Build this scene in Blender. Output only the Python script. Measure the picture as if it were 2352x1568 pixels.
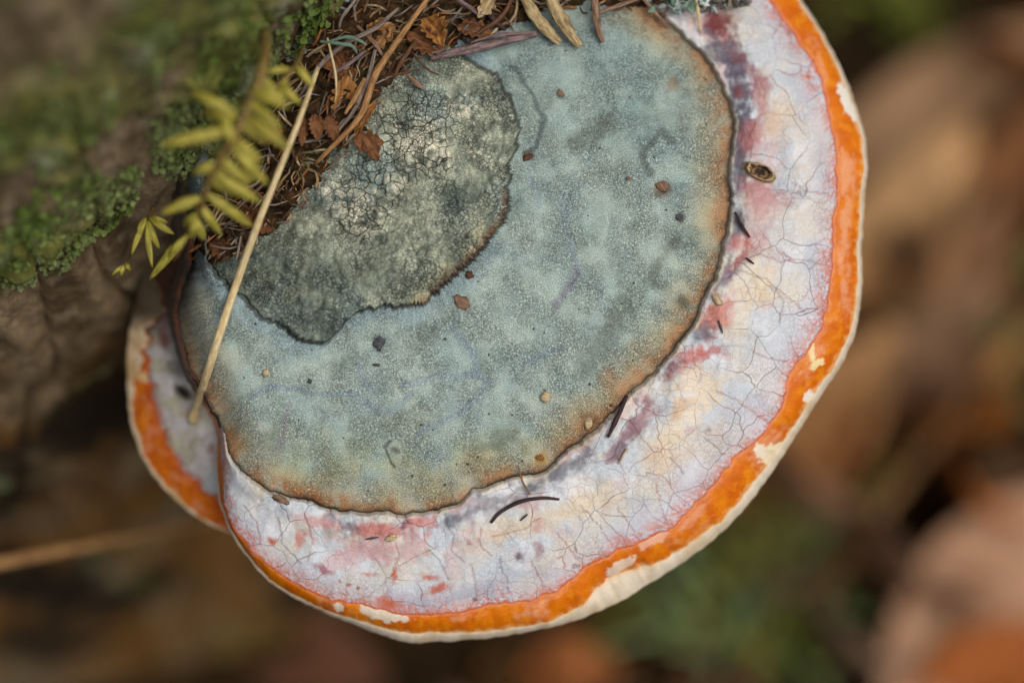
import bpy, math, random
import numpy as np
random.seed(7); rng = np.random.default_rng(7)
for o in list(bpy.data.objects): bpy.data.objects.remove(o)
scene = bpy.context.scene

# ---------------------------------------------------------------- frame, camera, light
# design frame: x right, y up, h towards the camera, in cm, origin on the plane of sharp focus
W_, H_ = 2352.0, 1568.0
LENS = 60.0; F = LENS/36.0*W_; D = 37.0
def nrm(v): v = np.asarray(v, float); return v/np.linalg.norm(v)
U = nrm((0.107, 0.405, 1.0))                       # world up
t_ = np.array((0.766, 0.643, 0.0)); t_[2] = -(t_[0]*U[0]+t_[1]*U[1])/U[2]; T = nrm(t_)
N = np.cross(T, U)                                 # trunk outward normal
RM = np.array((T, -N, U)); OFF = np.array((0, 0, 0.38))
def w(p): return np.asarray(p, float) @ RM.T * 0.01 + OFF
def px(u, v, h=0.0):
    u = np.asarray(u, float); v = np.asarray(v, float); h = np.asarray(h, float)
    k = (D-h)/F
    return np.stack(np.broadcast_arrays((u-W_/2)*k, -(v-H_/2)*k, h), -1)

cam = bpy.data.cameras.new('camera'); camo = bpy.data.objects.new('camera', cam)
scene.collection.objects.link(camo); scene.camera = camo
from mathutils import Matrix, Vector
m4 = Matrix.Identity(4)
for i in range(3):
    for j in range(3): m4[i][j] = RM[i][j]
cl = w((0, 0, D))
for i in range(3): m4[i][3] = cl[i]
camo.matrix_world = m4
cam.lens = LENS; cam.sensor_width = 36; cam.clip_start = 0.01; cam.clip_end = 500
cam.dof.use_dof = True; cam.dof.focus_distance = (D-0.25)*0.01; cam.dof.aperture_fstop = 2.9
cam.dof.aperture_blades = 0

sund = nrm(RM @ (0.05*T + 0.42*N + 0.90*U))
el = math.asin(sund[2]); az = math.atan2(sund[0], sund[1])
world = bpy.data.worlds.new('World'); scene.world = world; world.use_nodes = True
wn = world.node_tree; bg = wn.nodes['Background']
sky = wn.nodes.new('ShaderNodeTexSky'); sky.sky_type = 'NISHITA'; sky.sun_disc = False
sky.sun_elevation = el; sky.sun_rotation = az; sky.dust_density = 7.0; sky.air_density = 0.8; sky.ozone_density = 0.6
wn.links.new(sky.outputs[0], bg.inputs[0]); bg.inputs[1].default_value = 0.10
sl = bpy.data.lights.new('sun', 'SUN'); sl.energy = 1.4; sl.angle = math.radians(50); sl.color = (1, 0.975, 0.94)
so = bpy.data.objects.new('sun', sl); scene.collection.objects.link(so)
so.rotation_euler = Vector(sund).to_track_quat('Z', 'Y').to_euler(); so.location = (0, -2, 3)
scene.view_settings.view_transform = 'Standard'; scene.view_settings.look = 'None'
scene.view_settings.exposure = -0.08; scene.view_settings.gamma = 1
scene.view_settings.use_curve_mapping = False
scene.render.engine = 'CYCLES'
scene.cycles.max_bounces = 5; scene.cycles.diffuse_bounces = 3; scene.cycles.glossy_bounces = 2

# ---------------------------------------------------------------- helpers
def s2l(c):
    c = np.asarray(c, float)/255.0
    return np.where(c <= 0.04045, c/12.92, ((c+0.055)/1.055)**2.4)
_perm = np.random.default_rng(3).permutation(512).astype(np.int64)
_grad = np.stack([np.cos(np.arange(64)/64*2*np.pi), np.sin(np.arange(64)/64*2*np.pi)], -1)
def pn(x, y, seed=0):
    xi = np.floor(x).astype(np.int64); yi = np.floor(y).astype(np.int64)
    xf = x-xi; yf = y-yi
    fx = xf*xf*xf*(xf*(xf*6-15)+10); fy = yf*yf*yf*(yf*(yf*6-15)+10)
    def g(a, b, dx, dy):
        k = _perm[(_perm[(a+seed*37) & 511]+b+seed*11) & 511] & 63
        return _grad[k, 0]*dx+_grad[k, 1]*dy
    a = g(xi, yi, xf, yf); b = g(xi+1, yi, xf-1, yf); c = g(xi, yi+1, xf, yf-1); d = g(xi+1, yi+1, xf-1, yf-1)
    return ((a+(b-a)*fx)*(1-fy)+(c+(d-c)*fx)*fy)*1.4
def fbm(x, y, scale, seed=0, o=4, gain=0.5):
    s = 0; a = 1; n = 0; f = 1.0/scale
    for i in range(o):
        s = s+a*pn(x*f, y*f, seed+i*5); n += a; a *= gain; f *= 2.03
    return s/n
def ss(a, b, x):
    t = np.clip((x-a)/(b-a), 0, 1); return t*t*(3-2*t)
def mix(a, b, t):
    t = np.asarray(t)
    t = t[..., None]
    return np.asarray(a)*(1-t)+np.asarray(b)*t
def polyd(u, v, pts):
    best = np.full(np.shape(u), 1e9)
    for (x0, y0), (x1, y1) in zip(pts[:-1], pts[1:]):
        dx, dy = x1-x0, y1-y0; L = dx*dx+dy*dy
        k = np.clip(((u-x0)*dx+(v-y0)*dy)/L, 0, 1)
        best = np.minimum(best, np.hypot(u-x0-k*dx, v-y0-k*dy))
    return best

coll = scene.collection
def meta(o, label=None, cat=None, group=None, kind=None):
    if label: o['label'] = label
    if cat: o['category'] = cat
    if group: o['group'] = group
    if kind: o['kind'] = kind
    return o
def empty(name, loc_d):
    o = bpy.data.objects.new(name, None); coll.objects.link(o); o.location = w(loc_d)
    o.empty_display_size = 0.01; return o
def build(name, V, faces, mat, parent=None, col=None, dp=None, smooth=True, origin=None, att=None):
    """V in design cm -> one mesh object; faces an (n,3)/(n,4) array or list"""
    V = np.asarray(V, float)
    if origin is None: origin = V[0]
    wo = w(origin); vw = w(V)-wo
    me = bpy.data.meshes.new(name)
    if isinstance(faces, np.ndarray):
        k = faces.shape[1]; nf = len(faces)
        me.vertices.add(len(V)); me.vertices.foreach_set('co', vw.astype(np.float32).ravel())
        me.loops.add(nf*k); me.loops.foreach_set('vertex_index', faces.astype(np.int32).ravel())
        me.polygons.add(nf); me.polygons.foreach_set('loop_start', np.arange(0, nf*k, k, dtype=np.int32))
        me.polygons.foreach_set('loop_total', np.full(nf, k, dtype=np.int32))
        me.update(calc_edges=True); me.validate()
    else:
        me.from_pydata(vw.tolist(), [], faces); me.update()
    if smooth: me.polygons.foreach_set('use_smooth', np.ones(len(me.polygons), dtype=bool))
    if col is not None:
        a = me.attributes.new('Col', 'FLOAT_COLOR', 'POINT')
        c4 = np.ones((len(V), 4), np.float32); c4[:, :3] = np.clip(col, 0.001, 0.95); a.data.foreach_set('color', c4.ravel())
    if dp is not None:
        a = me.attributes.new('dp', 'FLOAT_VECTOR', 'POINT'); a.data.foreach_set('vector', np.asarray(dp, np.float32).ravel())
    if att:
        for k_, vals in att.items():
            a = me.attributes.new(k_, 'FLOAT', 'POINT'); a.data.foreach_set('value', np.asarray(vals, np.float32).ravel())
    me.materials.append(mat)
    o = bpy.data.objects.new(name, me); coll.objects.link(o)
    if parent is not None:
        o.parent = parent; o.location = Vector(wo)-parent_world(parent)
    else: o.location = wo
    return o
def parent_world(p):
    l = Vector(p.location)
    while p.parent is not None: p = p.parent; l += Vector(p.location)
    return l
def gridfaces(nr, nc, wrap=False):
    i = np.arange(nr-1)[:, None]; j = np.arange(nc if wrap else nc-1)[None, :]
    a = i*nc+j; b = i*nc+(j+1) % nc; c = (i+1)*nc+(j+1) % nc; d = (i+1)*nc+j
    return np.stack([a, d, c, b], -1).reshape(-1, 4)

# ---- node materials
class NT:
    def __init__(s, name, rough=0.8, spec=0.3):
        s.m = bpy.data.materials.new(name); s.m.use_nodes = True; s.t = s.m.node_tree
        s.b = s.t.nodes['Principled BSDF']; s.b.inputs['Roughness'].default_value = rough
        s.b.inputs['Specular IOR Level'].default_value = spec
    def n(s, typ, ins=None, **kw):
        x = s.t.nodes.new(typ)
        for k, v in kw.items(): setattr(x, k, v)
        for k, v in (ins or {}).items():
            if hasattr(v, 'is_linked') or isinstance(v, bpy.types.NodeSocket): s.t.links.new(v, x.inputs[k])
            else: x.inputs[k].default_value = v
        return x
    def math(s, op, a, b=0.0, clamp=False):
        return s.n('ShaderNodeMath', {0: a, 1: b}, operation=op, use_clamp=clamp).outputs[0]
    def ramp(s, f, stops):
        r = s.n('ShaderNodeMapRange', {0: f, 1: stops[0], 2: stops[1], 3: stops[2], 4: stops[3]}); r.interpolation_type = 'SMOOTHSTEP'
        return r.outputs[0]
    def mixc(s, f, a, b, mode='MIX'):
        x = s.n('ShaderNodeMix', data_type='RGBA', blend_type=mode); 
        for k, v in ((0, f), (6, a), (7, b)):
            if isinstance(v, bpy.types.NodeSocket): s.t.links.new(v, x.inputs[k])
            else: x.inputs[k].default_value = v if k == 0 else (*v[:3], 1)
        return x.outputs[2]
    def attr(s, name, out='Color'): return s.n('ShaderNodeAttribute', attribute_name=name).outputs[out]
    def noise(s, vec, scale, detail=4, rough=0.55): return s.n('ShaderNodeTexNoise', {'Vector': vec, 'Scale': scale, 'Detail': detail, 'Roughness': rough}).outputs[0]
    def noisec(s, vec, scale, detail=3): return s.n('ShaderNodeTexNoise', {'Vector': vec, 'Scale': scale, 'Detail': detail}).outputs[1]
    def vadd(s, a, b): return s.n('ShaderNodeVectorMath', {0: a, 1: b}, operation='ADD').outputs[0]
    def vscale(s, a, k): return s.n('ShaderNodeVectorMath', {0: a, 'Scale': k}, operation='SCALE').outputs[0]
    def warp(s, vec, scale, amt):
        c = s.n('ShaderNodeVectorMath', {0: s.noisec(vec, scale), 1: (0.5, 0.5, 0.5)}, operation='SUBTRACT').outputs[0]
        return s.vadd(vec, s.vscale(c, amt))
    def edge(s, vec, scale, lo, hi):   # crack network 1 in the crack
        v = s.n('ShaderNodeTexVoronoi', {'Vector': vec, 'Scale': scale}, feature='DISTANCE_TO_EDGE').outputs['Distance']
        return s.ramp(v, (lo, hi, 1.0, 0.0))
    def out(s, col, height=None, dist=0.0002, strength=1.0, rough=None):
        s.t.links.new(col, s.b.inputs['Base Color'])
        if height is not None:
            bp = s.n('ShaderNodeBump', {'Height': height, 'Strength': strength, 'Distance': dist})
            s.t.links.new(bp.outputs[0], s.b.inputs['Normal'])
        if rough is not None: s.t.links.new(rough, s.b.inputs['Roughness'])
        return s.m

def mat_crust(name, cell, crackamt, big=False):
    m = NT(name, 0.82, 0.25); P = m.attr('dp', 'Vector'); C = m.attr('Col')
    Pw = m.warp(P, 16.0, 0.13)
    e1 = m.edge(Pw, cell, 0.0, 0.17)
    gate = m.ramp(m.noise(P, 1.3, 3), (0.35, 0.62, 0.25, 1.0))
    e1 = m.math('MULTIPLY', e1, gate)
    f1 = m.noise(P, 42.0, 3, 0.7)
    col = m.mixc(m.math('MULTIPLY', e1, crackamt), C, (0.035, 0.042, 0.038))
    br = m.ramp(f1, (0.32, 0.68, 0.58, 1.42))
    col = m.mixc(1.0, col, m.n('ShaderNodeCombineColor', {0: br, 1: br, 2: br}).outputs[0], 'MULTIPLY')
    h = m.math('SUBTRACT', m.math('MULTIPLY', f1, 0.6), e1)
    if big:
        Pb = m.warp(P, 3.0, 0.25)
        e2 = m.edge(Pb, 4.2, 0.0, 0.06)
        g2 = m.attr('crackmask', 'Fac')
        e2 = m.math('MULTIPLY', e2, g2)
        col = m.mixc(m.math('MULTIPLY', e2, 0.9), col, (0.02, 0.02, 0.018))
        h = m.math('SUBTRACT', h, m.math('MULTIPLY', e2, 1.6))
    # dark pin specks
    vz = m.n('ShaderNodeTexVoronoi', {'Vector': m.warp(P, 12.0, 0.08), 'Scale': 4.2})
    rnd = m.n('ShaderNodeSeparateColor', {0: vz.outputs['Color']}).outputs[0]
    sp = m.math('LESS_THAN', vz.outputs['Distance'], m.math('MULTIPLY', m.ramp(rnd, (0.55, 1.0, 0.0, 1.0)), 0.14))
    sp = m.math('MULTIPLY', sp, m.attr('speck', 'Fac'))
    col = m.mixc(m.math('MULTIPLY', sp, 0.8), col, (0.03, 0.025, 0.022))
    return m.out(col, h, 0.0002, 0.9)

def mat_belt(name):
    m = NT(name, 0.42, 0.4); P = m.attr('dp', 'Vector'); C = m.attr('Col')
    rad = m.attr('radial', 'Fac')          # 0 at crust, 1 at orange
    Pw = m.warp(m.warp(P, 0.9, 0.6), 5.0, 0.06)
    g = m.noise(P, 0.55, 3)
    e1 = m.math('MULTIPLY', m.edge(Pw, 1.2, 0.0, 0.014), m.ramp(g, (0.36, 0.58, 0.15, 1.0)))
    e2 = m.math('MULTIPLY', m.edge(m.warp(P, 4.0, 0.12), 4.2, 0.0, 0.04), m.ramp(m.noise(P, 0.8, 2), (0.42, 0.62, 0.05, 0.62)))
    e3 = m.math('MULTIPLY', m.edge(m.warp(P, 9.0, 0.10), 11.0, 0.0, 0.10), m.math('MULTIPLY', m.ramp(rad, (0.3, 0.95, 0.15, 0.6)), m.ramp(m.noise(P, 1.2, 2), (0.4, 0.6, 0.1, 1.0))))
    crk = m.mixc(m.ramp(m.noise(P, 0.9, 2), (0.42, 0.6, 0.0, 1.0)), (0.09, 0.075, 0.09), (0.32, 0.085, 0.065))
    a = m.math('MAXIMUM', m.math('MULTIPLY', e1, 0.62), m.math('MULTIPLY', e2, 0.5))
    a = m.math('MAXIMUM', a, m.math('MULTIPLY', e3, 0.5), True)
    col = m.mixc(a, C, crk)
    f1 = m.noise(P, 22.0, 4, 0.65); br = m.ramp(f1, (0.25, 0.75, 0.86, 1.1))
    col = m.mixc(1.0, col, m.n('ShaderNodeCombineColor', {0: br, 1: br, 2: br}).outputs[0], 'MULTIPLY')
    h = m.math('SUBTRACT', m.math('MULTIPLY', f1, 0.35), a)
    return m.out(col, h, 0.00022, 0.8)

def mat_orange(name, rough=0.5):
    m = NT(name, rough, 0.22); P = m.attr('dp', 'Vector'); C = m.attr('Col')
    f1 = m.noise(P, 26.0, 4, 0.65); br = m.ramp(f1, (0.25, 0.75, 0.85, 1.12))
    col = m.mixc(1.0, C, m.n('ShaderNodeCombineColor', {0: br, 1: br, 2: br}).outputs[0], 'MULTIPLY')
    h = m.math('ADD', m.math('MULTIPLY', f1, 0.6), m.noise(P, 5.0, 3))
    m.b.inputs['Subsurface Weight'].default_value = 0.0
    return m.out(col, h, 0.0003, 0.5)

def mat_fib(name, c1, c2, rough=0.7, scale=600.0, streak=True, spec=0.3, dark=0.5):
    """dry plant stuff: two tone fibres, from attribute 'dp' = (along, across, seed)"""
    m = NT(name, rough, spec); P = m.attr('dp', 'Vector')
    sep = m.n('ShaderNodeMapping', {'Vector': P, 'Scale': (2.2, 9.0, 1.0)}).outputs[0]
    f = m.noise(sep, 1.6, 5, 0.65); g = m.noise(P, 3.0, 4, 0.6)
    a, b = s2l(c1), s2l(c2)
    col = m.mixc(m.ramp(f, (0.36, 0.64, 0.0, 1.0)), a, b)
    col = m.mixc(m.ramp(g, (0.55, 0.72, 0.0, dark)), col, tuple(a*0.25))
    return m.out(col, f, 0.0003, 0.7)

def mat_col(name, rough=0.85, spec=0.2, nscale=14.0, dist=0.0006):
    m = NT(name, rough, spec); P = m.attr('dp', 'Vector'); C = m.attr('Col')
    f1 = m.noise(P, nscale, 5, 0.65); br = m.ramp(f1, (0.25, 0.75, 0.6, 1.35))
    col = m.mixc(1.0, C, m.n('ShaderNodeCombineColor', {0: br, 1: br, 2: br}).outputs[0], 'MULTIPLY')
    return m.out(col, f1, dist, 0.9)

# ---------------------------------------------------------------- the ground and the tree
GZ = 0.0                                                # world height of the forest floor
R_ = 20.0; P0 = px(450, 380, 0)-N*0.15; AX = P0-N*R_           # trunk axis point
def trunk_pt(s, z, off=0.0):                            # s arc cm (towards T), z cm along U
    s = np.asarray(s, float); z = np.asarray(z, float)
    th = s/R_; flare = 5.0*np.exp(-(z+38.0)/7.0)*(z < 40)+0.0
    flare = np.clip(flare, 0, 9)
    r = (R_-0.012*np.clip(z, 0, None)+flare*(0.75+0.35*np.sin(th*5+0.6))+off)
    n = np.cos(th)[..., None]*N+np.sin(th)[..., None]*T
    return AX+n*np.asarray(r)[..., None]+z[..., None]*U, n
def trunk_relief(s, z):
    x = s+0.6*pn(s*0.3, z*0.15, 21); 
    r = 0.30*fbm(x, z*0.3, 2.2, 31, 5)+0.22*fbm(x, z*.5, 0.7, 33, 4)
    cr = np.abs(pn(x*0.42, z*0.07, 35)); r -= 0.30*(1-ss(0.0, 0.06, cr))
    return r
def ray_d(u, v): return nrm(((u-W_/2)/F, -(v-H_/2)/F, -1.0))
def trunk_hit(u, v):
    d = ray_d(u, v); o = np.array((0, 0, D))
    f = lambda x: (x-U*(x@U)) 
    dd = f(d); oo = f(o-AX); a = dd@dd; b = 2*dd@oo; c = oo@oo-R_*R_
    k = (-b-math.sqrt(max(b*b-4*a*c, 0)))/(2*a); p = o+d*k
    q = p-AX; z = q@U; th = math.atan2(q@T, q@N); return p, th*R_, z
def ground_hit(u, v, zc=0.0):
    d = RM @ ray_d(u, v); o = cl; k = (zc-o[2])/d[2]; return o+d*k       # world metres

M_soil = None
def make_ground():
    m = NT('forest_soil', 0.95, 0.1)
    co = m.n('ShaderNodeTexCoord').outputs['Object']
    f = m.noise(co, 18.0, 6, 0.7); g = m.noise(co, 90.0, 5, 0.7)
    col = m.mixc(m.ramp(f, (0.35, 0.65, 0, 1)), s2l((26, 20, 11)), s2l((64, 46, 22)))
    col = m.mixc(m.ramp(g, (0.5, 0.75, 0, 0.7)), col, s2l((88, 66, 36)))
    m.out(col, g, 0.01, 1.0)
    n = 120
    a = np.sign(np.linspace(-1, 1, n))*np.abs(np.linspace(-1, 1, n))**4*60
    X, Y = np.meshgrid(a, a, indexing='ij')
    axw = w(AX); rr = np.hypot(X-axw[0], Y-axw[1])
    Z = 0.05*np.exp(-((rr-0.2)/0.07)**2)*(rr > 0.1)+0.012*fbm(X, Y, 0.11, 5, 3)*(rr < 3)+0.05*fbm(X, Y, 3.0, 6, 2)*(rr > 1.5)
    V = np.stack([X, Y, Z], -1).reshape(-1, 3)
    me = bpy.data.meshes.new('ground'); me.from_pydata(V.tolist(), [], gridfaces(n, n).tolist()); me.update()
    for p in me.polygons: p.use_smooth = True
    # faces up
    if me.polygons[0].normal.z < 0: me.flip_normals()
    me.materials.append(m.m); o = bpy.data.objects.new('ground', me); coll.objects.link(o)
    meta(o, 'dark brown forest soil under the leaf litter', 'ground', kind='structure')
make_ground()

def make_tree():
    th = np.concatenate([np.linspace(-math.pi, -0.75, 26)[:-1], np.linspace(-0.75, 0.75, 330), np.linspace(0.75, math.pi, 26)[1:-1]])
    z = np.concatenate([np.linspace(-44, -14, 120)[:-1], np.linspace(-14, 17, 330), np.linspace(17, 420, 60)[1:]])
    Z, TH = np.meshgrid(z, th, indexing='ij'); S = TH*R_
    Sn = R_*1.0*TH
    rel = trunk_relief(Sn, Z)
    mo = fbm(Sn, Z, 3.2, 41, 4)+0.38*ss(-3.5, 0.5, Z)*ss(30, 8, Z)-0.22
    moss = ss(0.0, 0.28, mo)
    rel = rel+0.35*moss*(0.6+fbm(Sn, Z, 0.5, 43, 3))
    V, n = trunk_pt(S, Z, rel)
    bark = mix(s2l((128, 112, 86)), s2l((84, 70, 48)), ss(-0.35, 0.35, fbm(Sn, Z*0.4, 1.6, 45, 4)))
    bark = mix(bark, s2l((150, 136, 114)), 0.6*ss(0.1, 0.4, fbm(Sn, Z, 1.1, 46, 4))*ss(-8, -2, Z))
    bark = mix(bark, s2l((112, 76, 28)), 0.8*ss(-3, -9, Z)*ss(-0.3, 0.2, fbm(Sn, Z, 4.0, 47, 3)))
    cr = np.abs(pn((Sn+0.6*pn(Sn*0.3, Z*0.15, 21))*0.42, Z*0.07, 35))
    bark = mix(bark, s2l((66, 50, 34)), 0.8*(1-ss(0.0, 0.05, cr)))
    bark = mix(bark, s2l((34, 26, 16)), 0.85*ss(-5, -10, Z)*ss(-0.05, 0.3, fbm(Sn, Z*.7, 5.0, 53, 3)))  # weaker light low on the trunk painted into the bark as dark patches
    green = mix(s2l((62, 76, 26)), s2l((112, 116, 54)), ss(-0.3, 0.4, fbm(Sn, Z, 0.9, 48, 4)))
    bark = mix(bark, s2l((34, 26, 16)), 0.85*ss(-5, -10, Z)*ss(-0.05, 0.3, fbm(Sn, Z*.7, 5.0, 53, 3)))  # low shade painted over the bark once more
    green = mix(green, s2l((128, 138, 112)), 0.7*ss(0.15, 0.4, fbm(Sn, Z, 1.3, 49, 3)))
    C = mix(bark, green, 0.8*moss)
    C = mix(C, s2l((150, 136, 112)), 0.45*ss(0.18, 0.4, fbm(Sn, Z, 1.8, 52, 3))*ss(3, 7, Z))
    root = empty('tree', trunk_pt(np.array(0.), np.array(-38.))[0]-N*R_)
    meta(root, 'old mossy tree trunk carrying the orange rimmed bracket fungus', 'tree')
    dp = np.stack([Sn, Z*0.6, 0*Z], -1)
    build('trunk', V.reshape(-1, 3), gridfaces(len(z), len(th), True)[:, ::-1], mat_col('mossy_bark', 0.9, 0.15, 3.0, 0.0012), root, C.reshape(-1, 3), dp.reshape(-1, 3))
    # small leafy liverwort and lichen scales growing on the bark: uncountable
    n = 90000
    s = rng.uniform(-9, 11, n); zz = rng.uniform(-4, 12, n)
    mo = fbm(s, zz, 3.2, 41, 4)+0.38*ss(-3.5, 0.5, zz)*ss(30, 8, zz)-0.22
    cl_ = fbm(s, zz, 0.9, 61, 3)
    keep = (mo+0.7*cl_ > 0.36-0.55*ss(2.6, 0.4, np.abs(zz-1.2))) & (rng.uniform(0, 1, n) < 0.55)
    s, zz, cl_ = s[keep], zz[keep], cl_[keep]; n = len(s)
    off = trunk_relief(s, zz)+0.05+0.18*rng.uniform(0, 1, n)+0.2*np.clip(cl_, 0, 1)
    C0, nn = trunk_pt(s, zz, off)
    tt = np.cross(U, nn); tt /= np.linalg.norm(tt, axis=1)[:, None]
    tilt = rng.normal(0, 0.55, (n, 2)); up = np.broadcast_to(U, nn.shape)
    nz = nn+tilt[:, :1]*tt+tilt[:, 1:]*up+0.35*up; nz /= np.linalg.norm(nz, axis=1)[:, None]
    ax = np.cross(nz, up+0.01*tt); ax /= np.linalg.norm(ax, axis=1)[:, None]; ay = np.cross(nz, ax)
    rad = rng.uniform(0.03, 0.085, n)
    k = 6; an = np.arange(k)/k*2*math.pi
    jit = 1+0.25*rng.uniform(-1, 1, (n, k))
    ring = C0[:, None]+(rad[:, None]*jit)[..., None]*(np.cos(an)[None, :, None]*ax[:, None]+np.sin(an)[None, :, None]*ay[:, None])+(0.35*rad)[:, None, None]*nz[:, None]
    V = np.concatenate([C0[:, None], ring], 1).reshape(-1, 3)
    b = np.arange(n)[:, None, None]*(k+1); j = np.arange(k)[None, :, None]
    f = np.concatenate([b+0*j, b+1+j, b+1+(j+1) % k], -1).reshape(-1, 3)
    g = ss(-0.4, 0.4, fbm(s, zz, 1.5, 63, 3))
    c = mix(s2l((84, 104, 36)), s2l((112, 124, 74)), g); c = mix(c, s2l((140, 158, 130)), 0.6*ss(0.0, -4.0, zz)*rng.uniform(0, 1, n))
    c = c*rng.uniform(0.6, 1.25, n)[:, None]
    cc = np.repeat(c[:, None], k+1, 1); cc[:, 0] *= 0.75
    m_ = build('moss', V, f, mat_col('liverwort_green', 0.7, 0.3, 4.0, 0.0002), None, cc.reshape(-1, 3), V)
    meta(m_, 'tiny green scales of moss and liverwort covering the bark', 'moss', kind='stuff')
make_tree()

# ---------------------------------------------------------------- the bracket fungus
CU, CV = 960.0, 480.0
def curve(pts):
    p = np.array(pts, float); a = np.degrees(np.arctan2(p[:, 1]-CV, p[:, 0]-CU)); a = np.where(a < -118, a+360, a)
    r = np.hypot(p[:, 0]-CU, p[:, 1]-CV); k = np.argsort(a); return a[k], r[k]
REAR3 = [(440, 560), (420, 480), (400, 350), (480, 200), (640, 0), (820, -150), (1000, -250)]
REAR0 = [(395, 560), (380, 480), (360, 350), (420, 150), (600, -50), (800, -250), (1000, -400)]
E0p = [(1150, -470), (1300, -500), (1450, -420), (1600, -310), (1720, -190), (1790, -90), (1840, 0), (1880, 60), (1905, 105), (1945, 185), (1975, 270), (1990, 330), (1991, 400), (1985, 450), (1978, 560), (1981, 640), (1967, 760), (1937, 830), (1887, 905), (1850, 965), (1820, 1012), (1770, 1087), (1700, 1180), (1660, 1220), (1600, 1268), (1490, 1340), (1410, 1387), (1320, 1425), (1200, 1452), (1080, 1468), (1000, 1472), (940, 1476), (890, 1462), (800, 1427), (700, 1386), (610, 1330), (560, 1270), (525, 1215), (505, 1160), (496, 1080), (498, 1000), (480, 950), (455, 912), (427, 868), (402, 800), (388, 740), (392, 680), (412, 610)]+REAR0
E2p = [(1150, -420), (1260, -440), (1400, -370), (1540, -270), (1650, -160), (1720, -75), (1770, 0), (1797, 40), (1830, 87), (1864, 134), (1888, 178), (1904, 242), (1908, 296), (1916, 322), (1922, 370), (1924, 437), (1914, 520), (1911, 631), (1898, 722), (1877, 775), (1855, 805), (1812, 856), (1803, 923), (1788, 950), (1743, 1007), (1696, 1044), (1640, 1109), (1597, 1159), (1540, 1215), (1470, 1246), (1419, 1263), (1352, 1297), (1285, 1354), (1218, 1381), (1117, 1387), (1050, 1408), (949, 1414), (898, 1404), (824, 1389), (756, 1377), (672, 1337), (605, 1290), (554, 1236), (523, 1195), (512, 1142), (508, 1075), (503, 1010)]
E3p = [(1130, -260), (1250, -180), (1380, -80), (1480, 0), (1562, 74), (1622, 134), (1662, 202), (1686, 262), (1679, 356), (1677, 437), (1674, 522), (1656, 587), (1642, 638), (1622, 671), (1602, 722), (1582, 762), (1564, 785), (1533, 823), (1486, 873), (1443, 910), (1386, 974), (1352, 1004), (1305, 1031), (1258, 1075), (1228, 1092), (1184, 1095), (1134, 1114), (1083, 1129), (1050, 1162), (983, 1176), (915, 1184), (875, 1178), (778, 1174), (722, 1156), (672, 1145), (622, 1132), (571, 1102), (538, 1068), (524, 1041), (510, 1000), (498, 965), (470, 915), (440, 870), (415, 800), (400, 740), (405, 680), (430, 610)]+REAR3
E4p = [(1060, 120), (1095, 150), (1140, 175), (1165, 210), (1185, 260), (1192, 310), (1190, 335), (1168, 372), (1168, 430), (1165, 500), (1130, 545), (1090, 590), (1040, 635), (1000, 675), (985, 690), (940, 708), (880, 703), (825, 714), (795, 735), (772, 768), (740, 790), (690, 782), (650, 755), (600, 730), (560, 690), (500, 640), (470, 590), (470, 520), (460, 400), (560, 220), (700, 50), (900, 60)]
dense0, dense1 = -64.0, 206.0
phi = np.concatenate([np.linspace(dense0, dense1, 1080), np.linspace(dense1, dense0+360, 62)[1:-1]])
def sample(pts, sm=1.2, amp=0.0, seed=0):
    a, r = curve(pts); a3 = np.concatenate([a-360, a, a+360]); r3 = np.concatenate([r]*3)
    # fine resample + gaussian smoothing
    g = np.arange(-120, 380, 0.1); y = np.interp(g, a3, r3)
    k = np.exp(-0.5*(np.arange(-40, 41)*0.1/max(sm*0.5, 0.01))**2); k /= k.sum()
    y = np.convolve(np.pad(y, 40, mode='edge'), k, 'valid')
    if amp: y = y+amp*fbm(g*12, g*0+seed*3.1, 26.0, seed, 4)
    return np.interp(phi, g, y)
r0 = sample(E0p, 1.0, 5, 1); r2 = sample(E2p, 1.1, 9, 2); r3 = sample(E3p, 0.9, 9, 3); r4 = sample(E4p, 1.2, 14, 4)
r4 = np.minimum(r4, r3-16)
left = ss(126, 134, phi)                               # where the belt is pinched out against the fold
r0 = np.maximum(r0, r3+10)
r2 = np.where((phi > 133), r3+0.35*(r0-r3), np.clip(r2, r3+6, r0-6))
lw_a = [-64, -25, -10, 5, 22, 30, 38, 47, 55, 60, 64, 67, 72, 80, 90, 97, 103, 112, 125, 134, 300]
lw_r = [7, 7, 9, 10, 14, 18, 20, 22, 30, 52, 56, 28, 14, 15, 22, 15, 7, 6, 6, 5, 5]
lip = np.interp(phi, lw_a, lw_r)*(1+0.35*fbm(phi*12, phi*0+9, 30, 8, 3))
r1 = np.clip(r0-lip, r2+3, r0-3)

cp, sp_ = np.cos(np.radians(phi)), np.sin(np.radians(phi))
def tiltv(v): return -1.15*ss(760, -150, v)**1.0
def band(ra, rb, n, a=0.0, b=1.0, power=1.0):
    t = (np.linspace(a, b, n)**power)[:, None]
    r = ra[None]+(rb-ra)[None]*t
    return np.broadcast_to(t, r.shape), CU+r*cp, CV+r*sp_, r
PH = phi[None]
LEFT = ss(140, 172, PH)*ss(230, 200, PH)
FOLD = ss(118, 136, PH)*ss(230, 200, PH)
PITS = [(1520, 432, 26, -.10), (1558, 500, 16, -.10), (1060, 695, 28, -.06), (1352, 970, 34, -.10), (1255, 910, 16, .05), (870, 790, 26, -.05), (1545, 300, 40, -.05), (1480, 385, 60, .06), (1290, 215, 22, -.06), (760, 500, 18, .09), (905, 1020, 40, -.07), (980, 1000, 80, .05), (1555, 195, 30, -.06), (1420, 740, 50, -.04)]
def pits(u, v, L=PITS):
    h = 0
    for a, b, r, d in L: h = h+d*np.exp(-((u-a)**2+(v-b)**2)/(2*(r*0.6)**2))
    return h
HREF = []
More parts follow.
